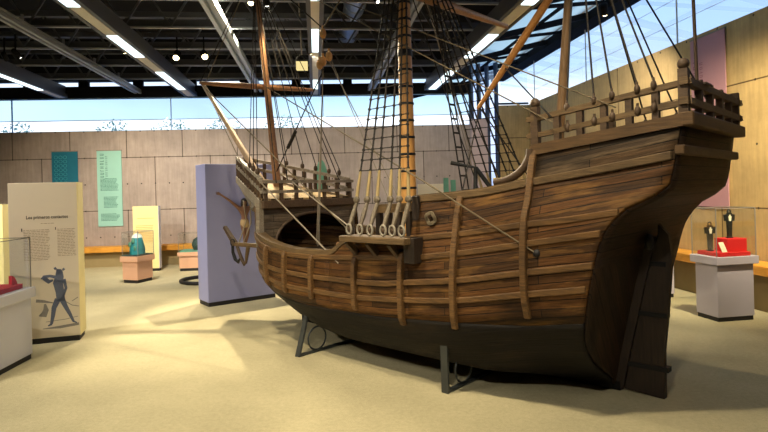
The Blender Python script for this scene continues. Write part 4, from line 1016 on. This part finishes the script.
# banners
def banner(name, label, mat, base, rz, w, z0, z1):
    t = thing(name, label, 'banner', base, rz)
    m = MB(); m.box((w/2, -.012, (z0+z1)/2), (w, .012, z1-z0)); m.build('cloth', mat, t)
    m = MB(); m.box((w/2, -.014, z1-.01), (w+.02, .02, .02)); m.build('rod', 'slatelight', t); return t
def glyphs(x, z0, z1, h, mat, parent):
    # a column of lettering too small to read: letter-sized strokes running up the banner
    m = MB(); z = z0; k = 0
    while z < z1:
        w = h*random.uniform(.5, .75); m.box((x, -.019, z), (h, .001, h*.16))
        if k % 3: m.box((x, -.019, z+w*.55), (h, .001, h*.13))
        c = random.choice((-.42, 0, .42)); m.box((x+c*h, -.019, z+w*.28), (h*.14, .001, w*.6))
        z += w+h*.28; k += 1
    m.build('lettering', mat, parent)
t0 = -.634*KB
b = banner('hanging_banner', 'dark teal patterned banner on the back wall behind the beige text panel', 'teal', BW(t0, .012, 0), TH, .585, .95, 2.73)
m = MB(); random.seed(3)
for k in range(8):
    z = 2.58-.1*k
    for c_ in range(3): m.tube([(.10+.1*c_+.04*math.cos(a), -.02, z+.035*math.sin(a)) for a in np.linspace(0, 2*PI, 11)[:-1]], .006, 4, closed=True)
m.build('pattern', 'tealpattern', b)
b = banner('hanging_banner', 'pale aqua banner with vertical lettering and text blocks on the back wall', 'aqua', BW(.268*KB, .012, 0), TH, .56, .93, 2.73)
VR = Matrix.Rotation(PI/2, 4, 'Z')
glyphs(.115, 2.02, 2.62, .085, 'aquaink', b)
glyphs(.215, 2.06, 2.60, .05, 'aquaink', b)
for a in ((.07, .52, 2.05, 1.75), (.14, .48, 1.62, 1.36), (.07, .5, 1.22, 1.06)):
    mm = textlines(*a, .03, .016, .2); mm.v = [(x, y-.0185, z) for x, y, z in mm.v]; mm.build('text_block', 'aquaink', b)
KR = .933
pb = RM(LATR-.012, 8.25*KR, 0); b = banner('hanging_banner', 'long pink banner on the right wall behind the stern rail', 'pink', pb, math.atan2(-D2.y, -D2.x), .75*KR, 1.245, 3.70)
glyphs(.10, 2.55, 3.45, .10, 'pinkink', b); glyphs(.22, 2.65, 3.35, .065, 'pinkink', b)
mm = textlines(.12, .62, 2.6, 1.5, .05, .014, .2); mm.v = [(x, y-.0185, z) for x, y, z in mm.v]; mm.build('text_block', 'pinkink', b)
# pillar, panels and stele behind the ship
m = MB(); pc = at(480, 180, 12.6); m.box((0, 0, 1.57), (.36, .22, 3.14)); o = m.build('back_wall_end', 'wall_end'); o.location = (pc.x, pc.y, 0); tag(o, 'pink-lit pillar at the end of the back wall', 'wall_end')
pc = at(503, 180, 11.6); t = thing('text_panel', 'bright yellow panel top seen between the shrouds and the poop', 'panel', (pc.x-.18, pc.y, 0), 0)
m = MB(); m.box((.18, .06, .93), (.36, .12, 1.74)); m.build('board', 'yellowlit', t); m = MB(); m.box((.18, .06, .03), (.34, .1, .06)); m.build('plinth', 'black', t)
pc = at(434, 190, 10.6); t = thing('text_panel', 'low cream panel seen right of the main mast over the bulwark', 'panel', (pc.x-.3, pc.y, 0), 0)
m = MB(); m.box((.27, .06, .88), (.54, .12, 1.64)); m.build('board', 'cream', t); m = MB(); m.box((.27, .06, .03), (.5, .1, .06)); m.build('plinth', 'black', t)
pc = at(446, 185, 10.2); m = MB(); m.box((0, 0, .9), (.09, .05, 1.8)); m.box((.13, 0, .88), (.09, .05, 1.76)); m.box((.06, 0, .03), (.3, .2, .06)); o = m.build('glass_stele', 'greenstone'); o.location = (pc.x, pc.y, 0); tag(o, 'pair of narrow pale green slabs right of the main mast', 'stele')
pc = at(322, 190, 9.4); m = MB(); m.prism([(.10*math.cos(a), 1.78+.36*math.sin(a)) for a in np.linspace(0, PI, 13)]+[(-.085, .05), (.085, .05)], lambda a, b, q: V((a, q, b)), -.03, .03); m.box((0, 0, .025), (.3, .3, .05)); o = recalc(m.build('oval_stele', 'greenstone')); o.location = (pc.x, pc.y, 0); tag(o, 'tall rounded green slab standing behind the forecastle rail', 'stele')

# ------------------------------------------------------------------ outside
m = MB(); m.add([(-90, 18, -.15), (90, 18, -.15), (90, 160, -.15), (-90, 160, -.15)], [(0, 1, 2, 3)]); m.add([(9.5, -40, -.15), (90, -40, -.15), (90, 18, -.15), (9.5, 18, -.15)], [(0, 1, 2, 3)])
struct(m.build('ground_outside', 'ground'))
random.seed(11)
for i, (px, lab) in enumerate(((118, 'pale tree outside the back window, left of the blue panel'), (172, 'pale tree outside the back window above the yellow panel'), (226, 'pale tree outside the back window behind the bow spar'), (20, 'pale tree outside the back window at far left'), (285, 'pale tree outside the back window behind the fore mast'))):
    c = at(px, 190, 27); t = thing('outdoor_tree', lab, 'tree', (c.x, c.y, -.15))
    m = MB()
    for k in range(900):
        a = random.uniform(0, 2*PI); r = 1.12*math.sqrt(random.random()); hgt = 3.2+2.35*random.random()*(1-.35*(r/1.12)**2)
        p = V((r*math.cos(a), r*math.sin(a), hgt)); u = V((random.gauss(0, 1), random.gauss(0, 1), random.gauss(0, 1))).normalized(); v = u.orthogonal().normalized(); s = random.uniform(.04, .09)
        m.add([p-u*s, p+v*s*.5, p+u*s, p-v*s*.5], [(0, 1, 2, 3)])
    m.build('foliage', 'leaf', t); m = MB(); m.tube([(0, 0, 0), (.05, 0, 1.8), (0, .05, 3.6)], [.12, .09, .05], 8); m.build('trunk', 'bark', t)

# ------------------------------------------------------------------ light
# fill spotlights added to brighten the ship, carpet and walls
FILL = [((-1.5, 3.7, 4.0), (-.7, 5.2, .8), 280), ((.55, 2.7, 4.0), (1.1, 4.3, .8), 230), ((1.9, .9, 4.0), (1.4, 3.6, .4), 30), ((-4.95, 2.4, 4.0), (-3.3, 5.6, .6), 320), ((-.8, -.4, 4.0), (-.6, 3.0, 0), 230), ((-5.6, 5.5, 4.0), (-4.6, 9.5, 0), 620), ((3.6, 4.6, 4.0), (4.4, 8.3, .9), 900), ((1.8, 8.9, 4.0), (2.4, 13, 1), 160), ((-1.2, 9.6, 4.0), (-.5, 13, 1.6), 360), ((-4.2, 9.2, 4.0), (-4.8, 12.8, .8), 560), ((3.3, 8.2, 4.1), (4.6, 10.6, 1.5), 210)]
FL = ['above the camera, left of two over the near carpet', 'above the camera, aimed at the hull middle', 'above the camera, aimed at the stern', 'above the near left carpet', 'behind the camera', 'above the left aisle', 'above the right pedestals', 'behind the poop', 'behind the main mast', 'before the back wall at left', 'close to the right wall']
for (l, t_, e), nm in zip(FILL, FL):
    spot(0, 0, 0, 'added fill spotlight '+nm, t_, e, loc=l, size=66 if 'right pedestals' in nm else 95, col=(1, .85, .58) if 'left of two' in nm or 'hull' in nm else (1, .86, .56) if 'right ped' in nm else (1, .92, .77), soft=.06, blend=.9)
# world
w = bpy.data.worlds.new('sky'); bpy.context.scene.world = w; w.use_nodes = True; nt = w.node_tree; nt.nodes.clear()
o = nt.nodes.new('ShaderNodeOutputWorld'); bg = nt.nodes.new('ShaderNodeBackground'); bg.inputs[1].default_value = 1.0
g = nt.nodes.new('ShaderNodeTexCoord'); sp = nt.nodes.new('ShaderNodeSeparateXYZ'); nt.links.new(g.outputs['Generated'], sp.inputs[0])
mr = nd(nt, 'ShaderNodeMapRange'); mr.inputs[1].default_value = -.2; mr.inputs[2].default_value = .8; nt.links.new(sp.outputs[2], mr.inputs[0])
c = ramp(nt, mr.outputs[0], [(0, srgb(150, 165, 220)), (.19, srgb(190, 205, 240)), (.24, (1.15, 1.2, 1.25)), (.34, (1.1, 1.15, 1.22)), (.40, srgb(186, 214, 250)), (.6, srgb(140, 180, 240)), (1, srgb(120, 165, 235))])
nz = noise(nt, g.outputs['Generated'], 3.0, 4, .55)
c = mixc(nt, c, srgb(225, 232, 248), ramp(nt, nz, [(.5, 0.), (.75, .6)]))
nt.links.new(c, bg.inputs[0]); nt.links.new(bg.outputs[0], o.inputs[0])
sc = bpy.context.scene
sc.view_settings.view_transform = 'Standard'; sc.view_settings.look = 'None'; sc.view_settings.exposure = 0.66; sc.view_settings.gamma = 1.0
sc.view_settings.use_curve_mapping = False
